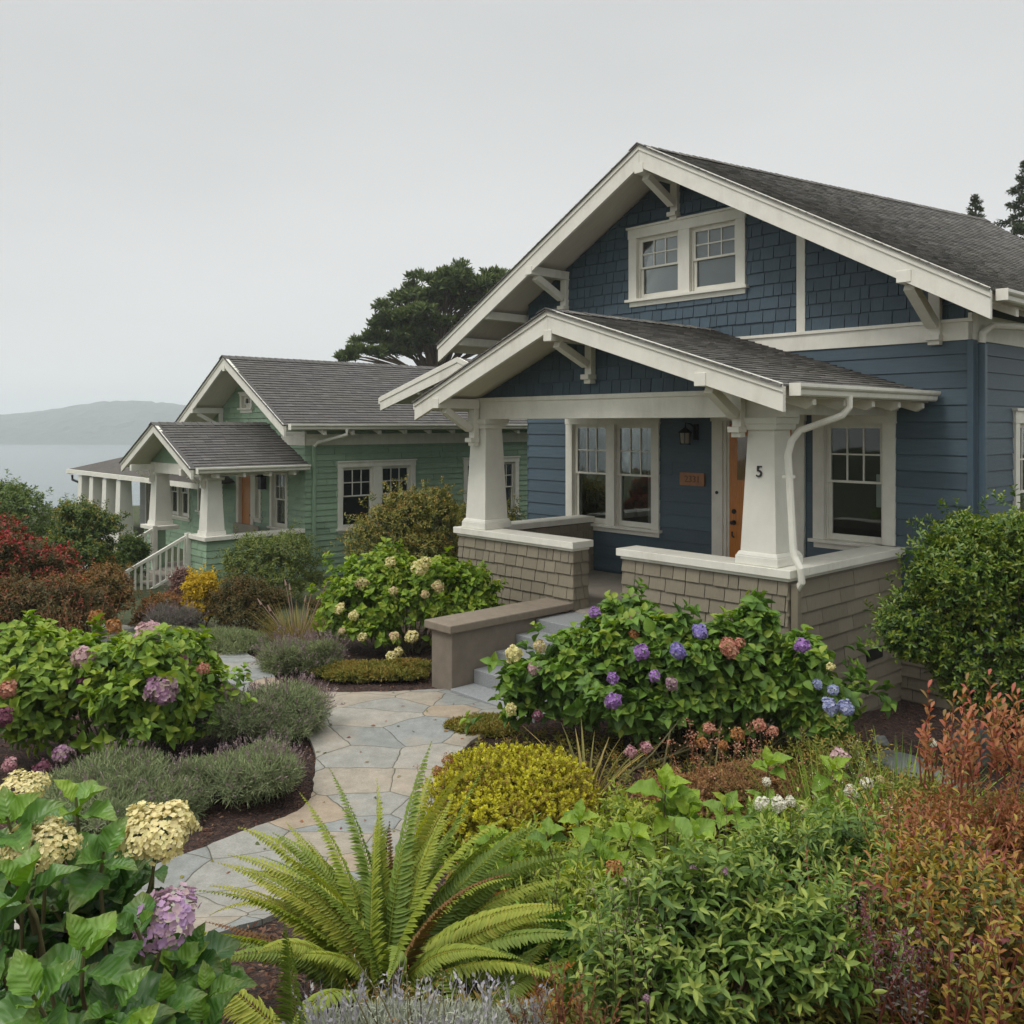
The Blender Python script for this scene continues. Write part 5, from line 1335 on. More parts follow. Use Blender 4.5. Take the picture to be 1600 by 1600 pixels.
# ---- middle and far shrubs
S = shrub
S('shrub', 'crimson-topped maple shrub at the left edge of the picture', 'shrub', 15, 13.0, 200, 800, LM['maple'], (.07, .034), 'coloured shrubs', 1500, 12, 51, nl=7, young=.75, tw=20)
S('shrub', 'dull red shrub spreading below the crimson-topped maple', 'shrub', 65, 11.6, 210, 880, LM['maple'], (.065, .03), 'coloured shrubs', 1300, 11, 52, nl=7, young=.25, tw=16)
S('shrub', 'rust and olive shrub in front of the white stair railing', 'shrub', 138, 12.8, 130, 876, LM['rust'], (.06, .026), 'coloured shrubs', 1100, 10, 53, nl=7, tw=16)
S('shrub', 'reddish low shrub between the rust shrub and the railing foot', 'shrub', 250, 13.2, 95, 918, LM['rust'], (.05, .022), 'coloured shrubs', 700, 8, 54, nl=7, tw=12, young=.6)
S('shrub', 'round bronze-tipped green shrub below the pale grey house', 'shrub', 126, 16.5, 130, 765, LM['round'], (.075, .034), 'green shrubs', 1500, 11, 55, nl=7, young=.7, tw=14)
S('shrub', 'loose green shrub at the far left against the water', 'shrub', 30, 20.0, 150, 742, LM['farshrub'], (.10, .04), 'green shrubs', 1000, 11, 56, nl=6, tw=14, lump=.5)
S('shrub', 'small olive shrub at the foot of the white stair railing', 'shrub', 208, 18.2, 62, 822, LM['round'], (.07, .03), 'green shrubs', 500, 7, 57, nl=6, tw=8)
S('shrub', 'pinkish leafy shrub in front of the stair railing', 'shrub', 285, 14.4, 55, 882, LM['pinkish'], (.055, .026), 'coloured shrubs', 600, 8, 58, nl=6, tw=10)
S('shrub', 'bright yellow shrub between the railing and the green cottage wall', 'shrub', 314, 13.2, 72, 885, LM['gold'], (.065, .032), 'coloured shrubs', 520, 9, 59, nl=6, tw=12, lump=.5, shell=(.5, 1.05))
S('shrub', 'dark rust-brown domed shrub right of the yellow shrub', 'shrub', 385, 12.9, 130, 902, LM['darkrust'], (.05, .02), 'coloured shrubs', 1300, 9, 60, nl=7, tw=14)
S('shrub', 'dark green loose shrub against the green cottage porch wall', 'shrub', 425, 15.8, 165, 838, LM['darkgreen'], (.07, .028), 'green shrubs', 950, 10, 61, nl=7, tw=16, lump=.5)
S('shrub', 'large olive shrub with reddish tips in front of the cottage windows', 'shrub', 668, 14.6, 140, 738, LM['olive'], (.062, .028), 'green shrubs', 2300, 14, 62, nl=7, tw=26, young=.6, extra=[(575, 848, 14.4, 38), (605, 822, 14.5, 36), (630, 800, 14.5, 34), (640, 860, 14.4, 45)])
S('shrub', 'olive shrub glimpsed behind the left porch pillar', 'shrub', 760, 16.8, 150, 768, LM['olive'], (.06, .028), 'green shrubs', 1000, 10, 63, nl=7, tw=12)
S('shrub', 'glossy evergreen shrub at the right edge against the house corner', 'shrub', 1578, 8.25, 350, 752, LM['ever'], (.066, .029), 'green shrubs', 4300, 20, 64, vbase=1150, nl=8, tw=30, young=.8, lump=.36, depth=.72, T=T_OBO, stray=.07, zmin=-.9)
S('shrub', 'reddish dark twiggy plant beside the tawny grass', 'shrub', 500, 12.6, 60, 930, LM['darkrust'], (.05, .022), 'coloured shrubs', 260, 6, 65, nl=6, tw=10, young=.6)

# ---- narrow-leaved shrub and autumn shrub in the foreground
S('shrub', 'green narrow-leaved shrub filling the bottom of the picture right of centre', 'shrub', 1120, 3.5, 430, 1350, LM['narrow'], (.070, .024), 'green shrubs', 560, 15, 71, nl=11, spread=(82, 38), axis=.12, tw=60, young=.75, lump=.38, depth=.7, droop=.14, base_r=.3, T=T_LAN, stray=.35, shell=(.45, 1.06), jit=.5, upb=.8)
S('shrub', 'low green shrub between the narrow-leaved shrub and the autumn shrub', 'shrub', 1300, 4.3, 330, 1262, LM['narrow'], (.062, .02), 'green shrubs', 560, 12, 72, nl=10, axis=.11, tw=40, young=.8, stray=.35, shell=(.45, 1.06), jit=.5, upb=.8, lump=.4, depth=.8, droop=.1, base_r=.25)
S('shrub', 'yellow and orange autumn shrub in the lower right corner', 'shrub', 1510, 3.6, 410, 1330, LM['autumn'], (.052, .019), 'coloured shrubs', 560, 16, 73, nl=12, axis=.19, tw=90, twmat='redstem', lump=.38, depth=.8, base_r=.3, T=T_OBO, young=.15, stray=.4, shell=(.4, 1.1), jit=.6, upb=.8, core=False, vs=2.1)
r, bl, g, h, rx = S('shrub', 'coppery pink shrub with upright twigs at the right edge', 'shrub', 1530, 5.0, 290, 1175, LM['autumn2'], (.046, .017), 'coloured shrubs', 520, 14, 74, nl=12, axis=.19, tw=70, stray=.45, shell=(.4, 1.1), jit=.6, upb=.9, vs=1.7, twmat='redstem', lump=.4, depth=.8, base_r=.3, T=T_OBO, young=.2)
f = Fol(); st = MB()
for (u, v0_, v1) in [(1450, 1230, 1075), (1475, 1250, 1120), (1545, 1200, 1055), (1510, 1200, 1065), (1590, 1180, 1085), (1440, 1220, 1150), (1565, 1210, 1110), (1620, 1180, 1050), (1490, 1240, 1090)] + [(g.uniform(1440, 1640), g.uniform(1190, 1260), g.uniform(1080, 1180)) for _ in range(34)]:
    Yp = 5.0 + g.uniform(-.3, .3); a = Vector(loc_from_px(r, u + g.uniform(-25, 30), v0_, Yp)); b_ = Vector(loc_from_px(r, u, v1, Yp - .1)); md = a.lerp(b_, .5) + Vector((g.normal() * .02, 0, 0))
    st.tube([a, md, b_], [.005, .0035, .0015], 5, False); n_ = 17; t_ = np.linspace(.15, 1, n_)
    p = np.array([tuple(a.lerp(b_, x)) for x in t_]); ax = np.array(b_ - a); ax /= np.linalg.norm(ax); ang = np.arange(n_) * 2.4; rad_ = np.stack([np.cos(ang), np.sin(ang), 0 * ang], -1)
    f.put(T_OBO, p, ax * .75 + rad_ * .65, ax * .6 - rad_ * .7, g.uniform(.04, .065, n_), .021, np.clip(g.normal(.62, .26, n_), 0, 1))
f.build('shoot_leaves', LM['autumn2'], r); st.build('shoots', M['redstem'], r, recalc=False)

# ---- sword fern: every frond a part
def frond(g, root, az, el, length, curl, mat, wmax=.075, npin=46, twist=0., base=(0, 0, 0), droop=.9):
    wob = g.normal() * .006; n = npin; t = np.linspace(0, 1, n + 1); pts = [np.array(base, float)]; e = el; ds = length / n
    hd = np.array([math.sin(az), math.cos(az), 0.])
    tang = []
    for i in range(n):
        ee = el - curl * (t[i] ** 1.4); az += wob; hd = np.array([math.sin(az), math.cos(az), 0.]); d = hd * math.cos(ee) + np.array([0, 0, math.sin(ee)]); tang.append(d); pts.append(pts[-1] + d * ds)
    pts = np.array(pts); tang = np.array(tang + [tang[-1]]); side_ = np.cross(hd, [0, 0, 1.]); side_ = side_ / np.linalg.norm(side_)
    nrm = unit(np.cross(np.broadcast_to(side_, tang.shape), tang)); sd = math.cos(twist) * side_ + math.sin(twist) * nrm; nr = unit(np.cross(sd, tang))
    f = Fol(); v0_ = g.uniform(.25, .6)
    prof = np.clip(t / .16, 0, 1) ** .7 * np.clip((1.0 - t) / .72, 0.02, 1) ** .75
    use = t > .1
    vv = np.clip(v0_ + .3 * t + g.normal(size=n + 1) * .07, 0, 1)
    for s in (-1, 1):
        d = sd * s + tang * (.36 + .55 * t[:, None]) - nr * (.10 + .14 * droop) + g.normal(size=tang.shape) * .05
        ln = wmax * prof * (1 + g.normal(size=n + 1) * .07)
        f.put(T_LAN, pts[use], d[use], nr[use] + g.normal(size=tang.shape)[use] * .12, ln[use], ds * 1.42 * (.55 + .45 * prof[use]), vv[use])
    # rachis as a thin strip of blades
    f.put(T_BLADE, pts[:-1], tang[:-1], nr[:-1], ds * 1.3, np.linspace(.007, .002, n), .9)
    f.put(T_BLADE, pts[:-1], tang[:-1], sd[:-1], ds * 1.3, np.linspace(.007, .002, n), .9)
    return f.build('frond', mat, root)


fx, fy = (600 - 800) / F * 3.85, 3.85
fern = empty('fern', (fx, fy, gbase(fx, fy) + .02), 0, 'large sword fern with arching yellow-green fronds beside the flagstone path', 'fern', 'ferns')
g = np.random.default_rng(81)
# azimuth measured from +Y (away) clockwise; lengths in metres
spec = [(-95, 38, .80, .7), (-80, 52, .90, .75), (-70, 48, .95, .9), (-62, 60, .88, .7), (-50, 55, .95, .8), (-42, 66, .86, .6), (-30, 62, .98, .6), (-20, 70, .88, .5), (-8, 66, .95, .5), (2, 76, 1.0, .35), (12, 70, 1.0, .5), (22, 66, 1.06, .7), (34, 62, 1.02, .7), (44, 62, .98, .8), (54, 56, .98, .75), (62, 50, .98, .7), (70, 54, .92, .85), (78, 44, .92, .7), (86, 38, .88, .6), (94, 46, .85, .8),
        (-110, 42, .85, .8), (-125, 50, .8, 1.0), (-100, 60, .75, .9), (-140, 45, .8, 1.0), (160, 60, .8, 1.1), (120, 45, .85, 1.0), (104, 30, .85, .6), (-15, 58, .8, .7), (40, 70, .8, .5), (-55, 70, .75, .6), (70, 65, .85, .7), (140, 55, .75, 1.1), (-160, 62, .62, .9)]
for _ in range(44):
    az_ = g.uniform(-120, 115); spec.append((az_, g.uniform(38, 72), g.uniform(.70, .98) + .02 * (az_ > 20), g.uniform(.6, 1.25)))
for i, (az, el, ln, cu) in enumerate(spec):
    mt = LM['fern_o'] if i == 61 else (LM['fern_br'] if i == 47 else (LM['fern'] if i % 3 else LM['fern_d']))
    frond(g, fern, RAD(az + g.normal() * 4), RAD(el + g.normal() * 4), ln * g.uniform(.96, 1.1), cu * g.uniform(1.0, 1.4), mt, g.uniform(.08, .10), 58, g.normal() * .55, (g.normal() * .03, g.normal() * .03, 0))
for (az, el, ln, cu, mk) in [(-88, 30, .85, .5, 'fern_br'), (-6, 60, .7, .2, 'fern_br'), (-20, 46, .42, .6, 'fern_o')]:
    frond(g, fern, RAD(az), RAD(el), ln, cu, LM[mk], .08, 46, g.normal() * .5)
# the single upright frond in front
for (az, el, ln, cu, mk, wm) in [(-172, 84, .50, .2, 'fern_d', .085), (-78, 38, .52, .35, 'fern', .085), (-70, 20, .42, .3, 'fern', .07), (70, 25, .3, .5, 'fern', .06), (-120, 30, .35, .6, 'fern_d', .07)]:
    frond(g, fern, RAD(az), RAD(el), ln, cu, LM[mk], wm, 40, .1, (-.22, -.62, -.02 + .24))
# small orange fern
fx2, fy2 = (740 - 800) / F * 3.55, 3.55
f2 = empty('fern', (fx2, fy2, gbase(fx2, fy2)), 0, 'small low fern turning orange at the foot of the narrow-leaved shrub', 'fern', 'ferns')
for (az, el, ln, cu, mk) in [(62, 28, .56, .45, 'fern_o'), (78, 20, .58, .35, 'fern_o'), (50, 34, .5, .5, 'fern'), (92, 24, .5, .5, 'fern_o'), (40, 40, .42, .6, 'fern_d'), (-40, 40, .35, .8, 'fern_d'), (110, 26, .42, .6, 'fern'), (70, 40, .45, .8, 'fern_d')]:
    frond(g, f2, RAD(az), RAD(el), ln, cu, LM[mk], .085, 44, g.normal() * .2)

# ---- grasses and strap leaves
def tuft(name, label, cat, u, Y, vtop, spread, n, wd, mat, seed, group=None, el=(60, 88), stalks=None):
    g = np.random.default_rng(seed); x = (u - 800) / F * Y; zb = gbase(x, Y); h = ZC + (V0 - vtop) / F * Y - zb
    root = empty(name, (x, Y, zb), 0, label, cat, group); f = Fol()
    az = g.uniform(0, 2 * pi, n); e = np.radians(g.uniform(el[0], el[1], n)); ln = h * g.uniform(.55, 1.05, n) / np.maximum(.55, np.sin(e)); r0 = spread * np.sqrt(g.random(n))
    p = np.stack([r0 * np.cos(az), r0 * np.sin(az), 0 * az - .01], -1)
    T = tmpl_rows((0, .2, .4, .6, .8, 1), lambda v: .5 * (1 - .92 * v ** 2.2), (-1, 0, 1), .4, .34)
    d = np.stack([np.cos(az) * np.cos(e), np.sin(az) * np.cos(e), np.sin(e)], -1); up = np.stack([-np.cos(az) * np.sin(e), -np.sin(az) * np.sin(e), np.cos(e)], -1)
    f.put(T, p, d, up, ln, wd * g.uniform(.7, 1.2, n), g.random(n)); f.build('leaves', mat, root)
    if stalks:
        mb = MB()
        for (su, sv) in stalks:
            q = Vector(loc_from_px(root, su, sv, Y)); mb.tube([(q.x * .25, q.y, .1), Vector((q.x * .6, q.y, q.z * .6)), q], [.008, .006, .003], 5, False)
            mb.tube([q - Vector((0, 0, .08)) + Vector((-q.x * .1, 0, 0)), q], [.018, .006], 6)
        mb.build('seed_stalks', M['pinkstalk'], root, recalc=False)
    return root


M['pinkstalk'] = surf_mat('pale pink stalk', (.33, .22, .17), .8, .15, 20, .2, 60, (1, 1, 1), 0)
tuft('grass', 'tawny ornamental grass clump with pale seed stalks left of the bright hydrangea', 'grass', 465, 11.9, 940, .28, 420, .009, LM['grass'], 91, 'grass tufts', (58, 88), [(445, 905), (452, 912), (402, 935), (418, 945), (478, 930), (512, 908), (490, 915)])
tuft('flax_plant', 'strap-leaved flax with tawny blades beside the golden spirea', 'plant', 916, 7.3, 1135, .10, 26, .028, LM['grass'], 92, 'grass tufts', (62, 88))
tuft('daylily', 'fresh green grassy daylily clump behind the autumn shrub', 'plant', 1400, 6.3, 1175, .32, 300, .012, LM['hyd_c'], 93, 'grass tufts', (55, 88))
tuft('daylily', 'fresh green grassy clump with white balls beside it', 'plant', 1290, 6.2, 1190, .34, 260, .010, LM['hyd_c'], 94, 'grass tufts', (55, 88))
tuft('daylily', 'arching green blades right of the big fern', 'plant', 830, 4.3, 1395, .18, 120, .016, LM['herb'], 95, 'grass tufts', (40, 85))

# ---- broad-leaved young plants
bl_spec = [(1040, 1252, 5.0, .17, 'broad-leaved young hydrangea standing tallest behind the narrow-leaved shrub'), (1085, 1330, 4.5, .15, 'broad-leaved young hydrangea low beside the narrow-leaved shrub'), (985, 1325, 4.7, .15, 'broad-leaved young hydrangea between the fern tips and the green shrub'), (1200, 1215, 6.0, .16, 'broad-leaved young hydrangea in the rust sedum patch'), (1300, 1225, 5.9, .15, 'broad-leaved young hydrangea by the white flower balls'),
           (905, 1300, 5.0, .14, 'broad-leaved young hydrangea below the golden spirea'), (1205, 1320, 4.7, .16, 'broad-leaved young hydrangea under the white flower balls'), (1135, 1285, 5.1, .15, 'broad-leaved young hydrangea right of the tallest young one'), (770, 1330, 5.0, .12, 'broad-leaved young plant just right of the fern top')]
for i, (u, v, Y, ln, lab) in enumerate(bl_spec):
    g = np.random.default_rng(200 + i); x, y, z = at(u, v, Y); zb = gbase(x, y)
    r = empty('hydrangea_sprout', (x, y, zb), 0, lab, 'hydrangea', 'young broad-leaved plants'); f = Fol(); st = MB()
    rosette(f, g, r, u, v - 18, Y, 6, ln * 1.35, (g.normal() * .15, -.3, 1), var=.52, st=st, stem_to=(0, .03, 0))
    for j in range(3): rosette(f, g, r, u + g.uniform(-60, 60), v + g.uniform(5, 60), Y + g.uniform(-.25, .15), 6, ln * 1.15, (g.normal() * .3, -.3, 1), var=.42, st=st, stem_to=(0, .03, 0))
    f.build('leaves', LM['hyd_c'] if i % 2 == 0 else LM['hyd_b'], r, smooth=True); st.build('stems', M['greystem'], r, recalc=False)

# ---- herbs filling the right-hand bed
for i, (u, Y, w_, vt, mk, lf, lab) in enumerate([(800, 5.4, 190, 1305, 'herb', (.085, .02), 'soft green long-leaved herb clump right of the fern top'), (935, 4.55, 210, 1375, 'herb', (.075, .024), 'leafy green herb clump between the fern and the narrow-leaved shrub'), (1000, 5.9, 240, 1250, 'herb', (.06, .022), 'light green herb clump behind the tallest young hydrangea'), (1240, 5.2, 230, 1285, 'herb', (.06, .016), 'feathery green herb clump below the white flower balls'),
                                            (900, 3.9, 230, 1440, 'hyd_d', (.07, .025), 'dark green herb clump above the orange fern'), (1290, 7.0, 240, 1165, 'gcover', (.05, .016), 'olive green herb clump at the foot of the long hydrangea'), (1440, 5.9, 130, 1190, 'gcover', (.05, .018), 'yellowish green clump left of the coppery shrub'), (680, 4.4, 200, 1440, 'fern_d', (.06, .016), 'dark green low plant under the fern fronds')]):
    S('herb', lab, 'plant', u, Y, w_, vt, LM[mk], lf, 'herb clumps', 330, 11, 300 + i, nl=9, axis=.13, tw=12, lump=.5, stray=.4, shell=(.4, 1.08), jit=.5, depth=.8, droop=.1, spread=(75, 30), upb=.8)

def sprigs(name, label, cat, u, Y, wpx, vtop, n, mat, leaf, seed, group, stem='greystem', T=None, heads=None, lean=.35, nl=15, vs=.26, vm=.5):
    """a loose plant: thin leaning stems, leaves along them, optional small flower clusters at the tips"""
    g = np.random.default_rng(seed); x = (u - 800) / F * Y; zb = gbase(x, Y); h = ZC + (V0 - vtop) / F * Y - zb; rx = wpx / 2 / F * Y; root = empty(name, (x, Y, zb), 0, label, cat, group)
    f = Fol(); st = MB()
    for _ in range(n):
        a = g.uniform(0, 2 * pi); q = math.sqrt(g.random()); b0 = np.array([cos(a) * rx * q * .75, sin(a) * rx * q * .6, 0]); hh = h * g.uniform(.6, 1.08); ln = g.normal(size=2) * lean * hh * .6 + b0[:2] * .35
        b1 = b0 + np.array([ln[0], ln[1], hh]); md = (b0 + b1) / 2 - np.array([ln[0], ln[1], 0]) * .22; t = np.linspace(.28, 1, nl)[:, None]; p = (1 - t) ** 2 * b0 + 2 * t * (1 - t) * md + t ** 2 * b1
        st.tube([b0, (b0 + 2 * md + b1) / 4, b1], [.0042, .003, .0012], 4, False); ax = unit(np.gradient(p, axis=0)); ang = np.arange(nl) * 2.4 + a; rad_ = np.stack([np.cos(ang), np.sin(ang), 0 * ang], -1)
        sz = g.uniform(.65, 1.2, nl) * (1.15 - .5 * t[:, 0]); f.put(T or T_LAN, p, ax * .55 + rad_ * .8 + g.normal(size=(nl, 3)) * .15, ax * .8 - rad_ * .5, leaf[0] * sz, leaf[1] * sz, np.clip(g.normal(vm, vs, nl), 0, 1))
        if heads:
            m0, m_ = heads[0], heads[1]; c = b1 + g.normal(size=(m_, 3)) * np.array([1, 1, .55]) * heads[2]; hd = Fol(); hd.put(T_DIA, c, g.normal(size=(m_, 3)) + np.array([0, 0, .6]), g.normal(size=(m_, 3)), heads[2] * .55, heads[2] * .45, g.random(m_)); hd.build('flower_cluster', m0, root)
    f.build('leaves', mat, root); st.build('stems', M[stem], root, recalc=False)
    return root


LS = 'loose stemmed plants'
sprigs('sedum', 'loose dried sedum with salmon clusters under the middle of the long hydrangea', 'sedum', 1140, 7.05, 190, 1150, 26, LM['sedum'], (.04, .018), 801, LS, 'redstem', heads=(FM['salmon'], 26, .028))
sprigs('sedum', 'loose dried sedum with brown clusters right of the golden spirea', 'sedum', 1040, 6.7, 170, 1190, 22, LM['gcover'], (.045, .018), 802, LS, 'greystem', heads=(FM['dried'], 18, .022))
sprigs('perennial', 'fine green stems with pale flecks between the white balls and the autumn shrub', 'plant', 1340, 5.3, 190, 1215, 46, LM['herb'], (.055, .012), 803, LS, heads=(FM['white'], 7, .014))
sprigs('perennial', 'rusty pink stems leaning over the right side of the narrow-leaved shrub', 'plant', 1300, 3.75, 200, 1360, 26, LM['autumn2'], (.042, .016), 804, LS, 'redstem', T_OBO)
sprigs('perennial', 'mauve brown seedy stems in the middle of the autumn shrub', 'plant', 1415, 3.35, 130, 1450, 30, LM['greyplant'], (.03, .012), 805, LS, 'redstem', heads=(FM['wine'], 22, .020))
sprigs('perennial', 'green shoots pushing through the left side of the autumn shrub', 'plant', 1375, 3.6, 150, 1345, 24, LM['narrow'], (.06, .019), 806, LS, vm=.65)
sprigs('perennial', 'gold and orange leafy stems at the lower right corner', 'plant', 1540, 3.2, 180, 1400, 22, LM['autumn'], (.05, .02), 807, LS, 'redstem', T_OBO, vm=.46, vs=.16)
sprigs('perennial', 'orange and yellow tall stems rising between the two autumn shrubs', 'plant', 1480, 4.3, 230, 1190, 38, LM['autumn'], (.052, .02), 808, LS, 'redstem', T_OBO, vs=.32)
sprigs('perennial', 'light green tall stems standing behind the narrow-leaved shrub', 'plant', 1170, 4.2, 260, 1290, 40, LM['narrow'], (.065, .02), 809, LS, vm=.75)
sprigs('perennial', 'light green stems with mauve tips on the near side of the narrow-leaved shrub', 'plant', 1000, 3.3, 150, 1385, 26, LM['narrow'], (.06, .019), 810, LS, vm=.7, heads=(FM['mauve'], 8, .012))
sprigs('perennial', 'soft green stems beside the right-hand fern tips', 'plant', 880, 4.2, 150, 1345, 34, LM['herb'], (.07, .022), 811, LS)
sprigs('perennial', 'yellow green stems between the golden spirea and the flax', 'plant', 900, 6.6, 120, 1215, 24, LM['gold'], (.04, .016), 812, LS, vm=.3)
sprigs('perennial', 'thin tan stems with seed heads between the path and the golden spirea', 'plant', 690, 6.7, 70, 1195, 14, LM['gcover'], (.035, .010), 813, LS, heads=(FM['dried'], 14, .018))
sprigs('perennial', 'short red stems in front of the orange fern', 'plant', 880, 3.15, 170, 1530, 30, LM['darkrust'], (.03, .013), 814, LS, 'redstem', T_OBO, vm=.8)
sprigs('perennial', 'brown flowered stems in front of the silver lavender', 'plant', 640, 3.0, 160, 1535, 14, LM['silver'], (.03, .006), 815, LS, heads=(FM['dried'], 10, .012))
sprigs('perennial', 'rusty stems in front of the crimson-topped maple', 'plant', 110, 10.6, 170, 925, 40, LM['rust'], (.055, .022), 816, LS, 'redstem', T_OBO)
mound('low green creeping mat spilling onto the right edge of the path', 722, 7.75, 80, 1208, LM['gcover'], None, 43, 900, (.045, .018), .8, name='ground_cover_plant', cat='plant', group='low edging plants')
mound('low mixed mat hiding the path edge behind the fern', 700, 6.55, 90, 1285, LM['gcover'], None, 44, 900, (.045, .018), .8, name='ground_cover_plant', cat='plant', group='low edging plants')

# ---- white flower balls, dried pink heads, seed stalks: each its own stem
white_at = [(1190, 1256, 5.2, 21, 'white', 'white flower ball on a thin stem, leftmost of the white balls'), (1217, 1256, 5.2, 22, 'white', 'white flower ball beside the leftmost white ball'), (1235, 1252, 5.25, 15, 'white', 'small white flower ball right of the pair of white balls'), (1330, 1238, 5.5, 20, 'white', 'white flower ball in the grassy clump, lower of a pair'), (1354, 1225, 5.6, 18, 'white', 'white flower ball in the grassy clump, upper of a pair'), (1375, 1218, 5.7, 12, 'limecream', 'pale greenish flower ball in the grassy daylily'),
            (1456, 1161, 6.6, 13, 'white', 'small white flower ball against the dark stones'), (1198, 1222, 5.7, 13, 'white', 'small white flower ball above the pair of white balls'), (1362, 1303, 4.7, 20, 'limecream', 'loose pale flower ball in front of the autumn shrub'), (1255, 1264, 5.1, 12, 'limecream', 'faded flower ball below the small white one'), (1312, 1184, 6.8, 26, 'palepink', 'dusty pink flower ball at the foot of the long hydrangea'),
            (1187, 1133, 7.1, 18, 'salmon', 'dried salmon flower ball under the long hydrangea, highest of them'), (1208, 1142, 7.1, 15, 'salmon', 'dried salmon flower ball right of the highest one'), (1152, 1148, 7.1, 20, 'dried', 'dried brown flower ball left of the salmon ones'), (1107, 1138, 7.3, 17, 'salmon', 'dried salmon flower ball near the middle of the long hydrangea'), (1097, 1160, 7.1, 16, 'dried', 'dried brown flower ball near the middle of the long hydrangea'), (1222, 1185, 6.9, 13, 'salmon', 'dried salmon flower ball lowest beside the sedum'), (985, 1175, 7.1, 17, 'pink', 'faded pink flower ball by the flax, left of two'), (1010, 1168, 7.1, 17, 'pink', 'faded pink flower ball by the flax, right of two'), (1130, 1165, 7.0, 15, 'dried', 'dried brown flower ball between the sedum and the hydrangea'),
            (960, 1358, 4.4, 24, 'dried', 'dried orange flower ball sunk in the dark herb clump'), (700, 1190, 7.0, 17, 'dried', 'tan dried seed head beside the path, higher of two'), (682, 1205, 6.9, 15, 'dried', 'tan dried seed head beside the path, lower of two'), (1083, 1358, 3.5, 11, 'mauve', 'purple flower tip on the narrow-leaved shrub, left of two'), (1130, 1362, 3.5, 14, 'mauve', 'purple flower tip on the narrow-leaved shrub, right of two'), (980, 1378, 3.5, 13, 'lilac', 'pale lilac flower tip on the narrow-leaved shrub'), (1010, 1560, 3.1, 11, 'mauve', 'purple flower tip low on the narrow-leaved shrub')]
for i, (u, v, Y, px, ck, lab) in enumerate(white_at):
    g = np.random.default_rng(400 + i); x, y, z = at(u, v, Y); zb = gbase(x, y); r = empty('flower', (x, y, zb), 0, lab, 'flower', 'single flower balls'); rad = px / 2 / F * Y
    flower_head(g, r, (0, 0, z - zb), rad, FM[ck], 110, (g.normal() * .3, -.6, .8), .2, .9)
    s = MB(); s.tube([(g.normal() * .03, .05, 0), (g.normal() * .015, .03, (z - zb) * .6), (0, .01, z - zb - rad * .2)], [.004, .0035, .0025], 5, False); s.build('stem', M['greystem'], r, recalc=False)

# ---- ground cover and mulch chips (uncountable)
g = np.random.default_rng(500); n = 5200
Yg = g.uniform(3.3, 8.6, n); ug = g.uniform(560, 1620, n); xg = (ug - 800) / F * Yg
ok = ~in_path(xg, Yg) & ~in_path(xg + .12, Yg) & ~in_path(xg - .12, Yg) & ~((Yg > 7.6) & (ug > 1300)) & ~((Yg > 4.6) & (Yg < 6.4) & (ug < 700))
xg, Yg = xg[ok], Yg[ok]; P = np.stack([xg, Yg, terr(xg, Yg) + .05 + .05 * g.random(len(xg))], -1); D = np.tile([0, 0, 1.], (len(P), 1))
n2 = 5200; Y2 = g.uniform(2.0, 13.5, n2); x2 = np.where(g.random(n2) < .5, -(.60 * Y2 + .3) - 5.0 * g.random(n2) ** 1.3, .60 * Y2 + .3 + 5.0 * g.random(n2) ** 1.3)   # the beds go on to both sides
s2, t2 = [(x2 - P0[0]) * e[0] + (Y2 - P0[1]) * e[1] for e in (E1, E2)]; ok = ~in_path(x2, Y2) & ~((t2 > -.2) & (s2 > -1.2) & (s2 < 6.6)) & ~((s2 > 11) & (t2 > -3))
P = np.concatenate([P, np.stack([x2[ok], Y2[ok], terr(x2[ok], Y2[ok]) + .05 + .07 * g.random(ok.sum())], -1)]); D = np.tile([0, 0, 1.], (len(P), 1))
f = Fol(); shoots(g, f, T_LAN, P, D, 8, .08, .055, .017, (85, 25), .3, .5, .4, droop=.1); o = f.build('ground_cover', LM['gcover']); tag(o, 'low mixed green leaves covering the bed between the plants', 'ground cover', kind='stuff')
n = 26000; Yg = 3.2 + 10.5 * g.random(n) ** 1.3; ug = g.uniform(-60, 1650, n); xg = (ug - 800) / F * Yg; ok = ~in_path(xg, Yg); s_, t_ = [(xg - P0[0]) * e[0] + (Yg - P0[1]) * e[1] for e in (E1, E2)]
ok &= ~((s_ > -.1) & (t_ > -.05) & (s_ < 6)) & ~((t_ > 2.4) & (s_ > -.9) & (s_ < 6))
xg, Yg = xg[ok], Yg[ok]; n = len(xg); f = Fol(); az = g.uniform(0, 2 * pi, n); d = np.stack([np.cos(az), np.sin(az), g.normal(size=n) * .25], -1); up = np.stack([g.normal(size=n) * .4, g.normal(size=n) * .4, np.ones(n)], -1)
f.put(T_DIA, np.stack([xg, Yg, terr(xg, Yg) + .008 + .012 * g.random(n)], -1), d, up, g.uniform(.025, .065, n), g.uniform(.010, .022, n), g.random(n))
LM['chips'] = leaf_mat('bark chips', [(.03, .014, .010), (.075, .034, .022), (.13, .065, .042), (.20, .12, .075)], .9, 0.0, .2)
o = f.build('mulch', LM['chips']); tag(o, 'reddish brown bark mulch scattered over the beds', 'mulch', kind='stuff')

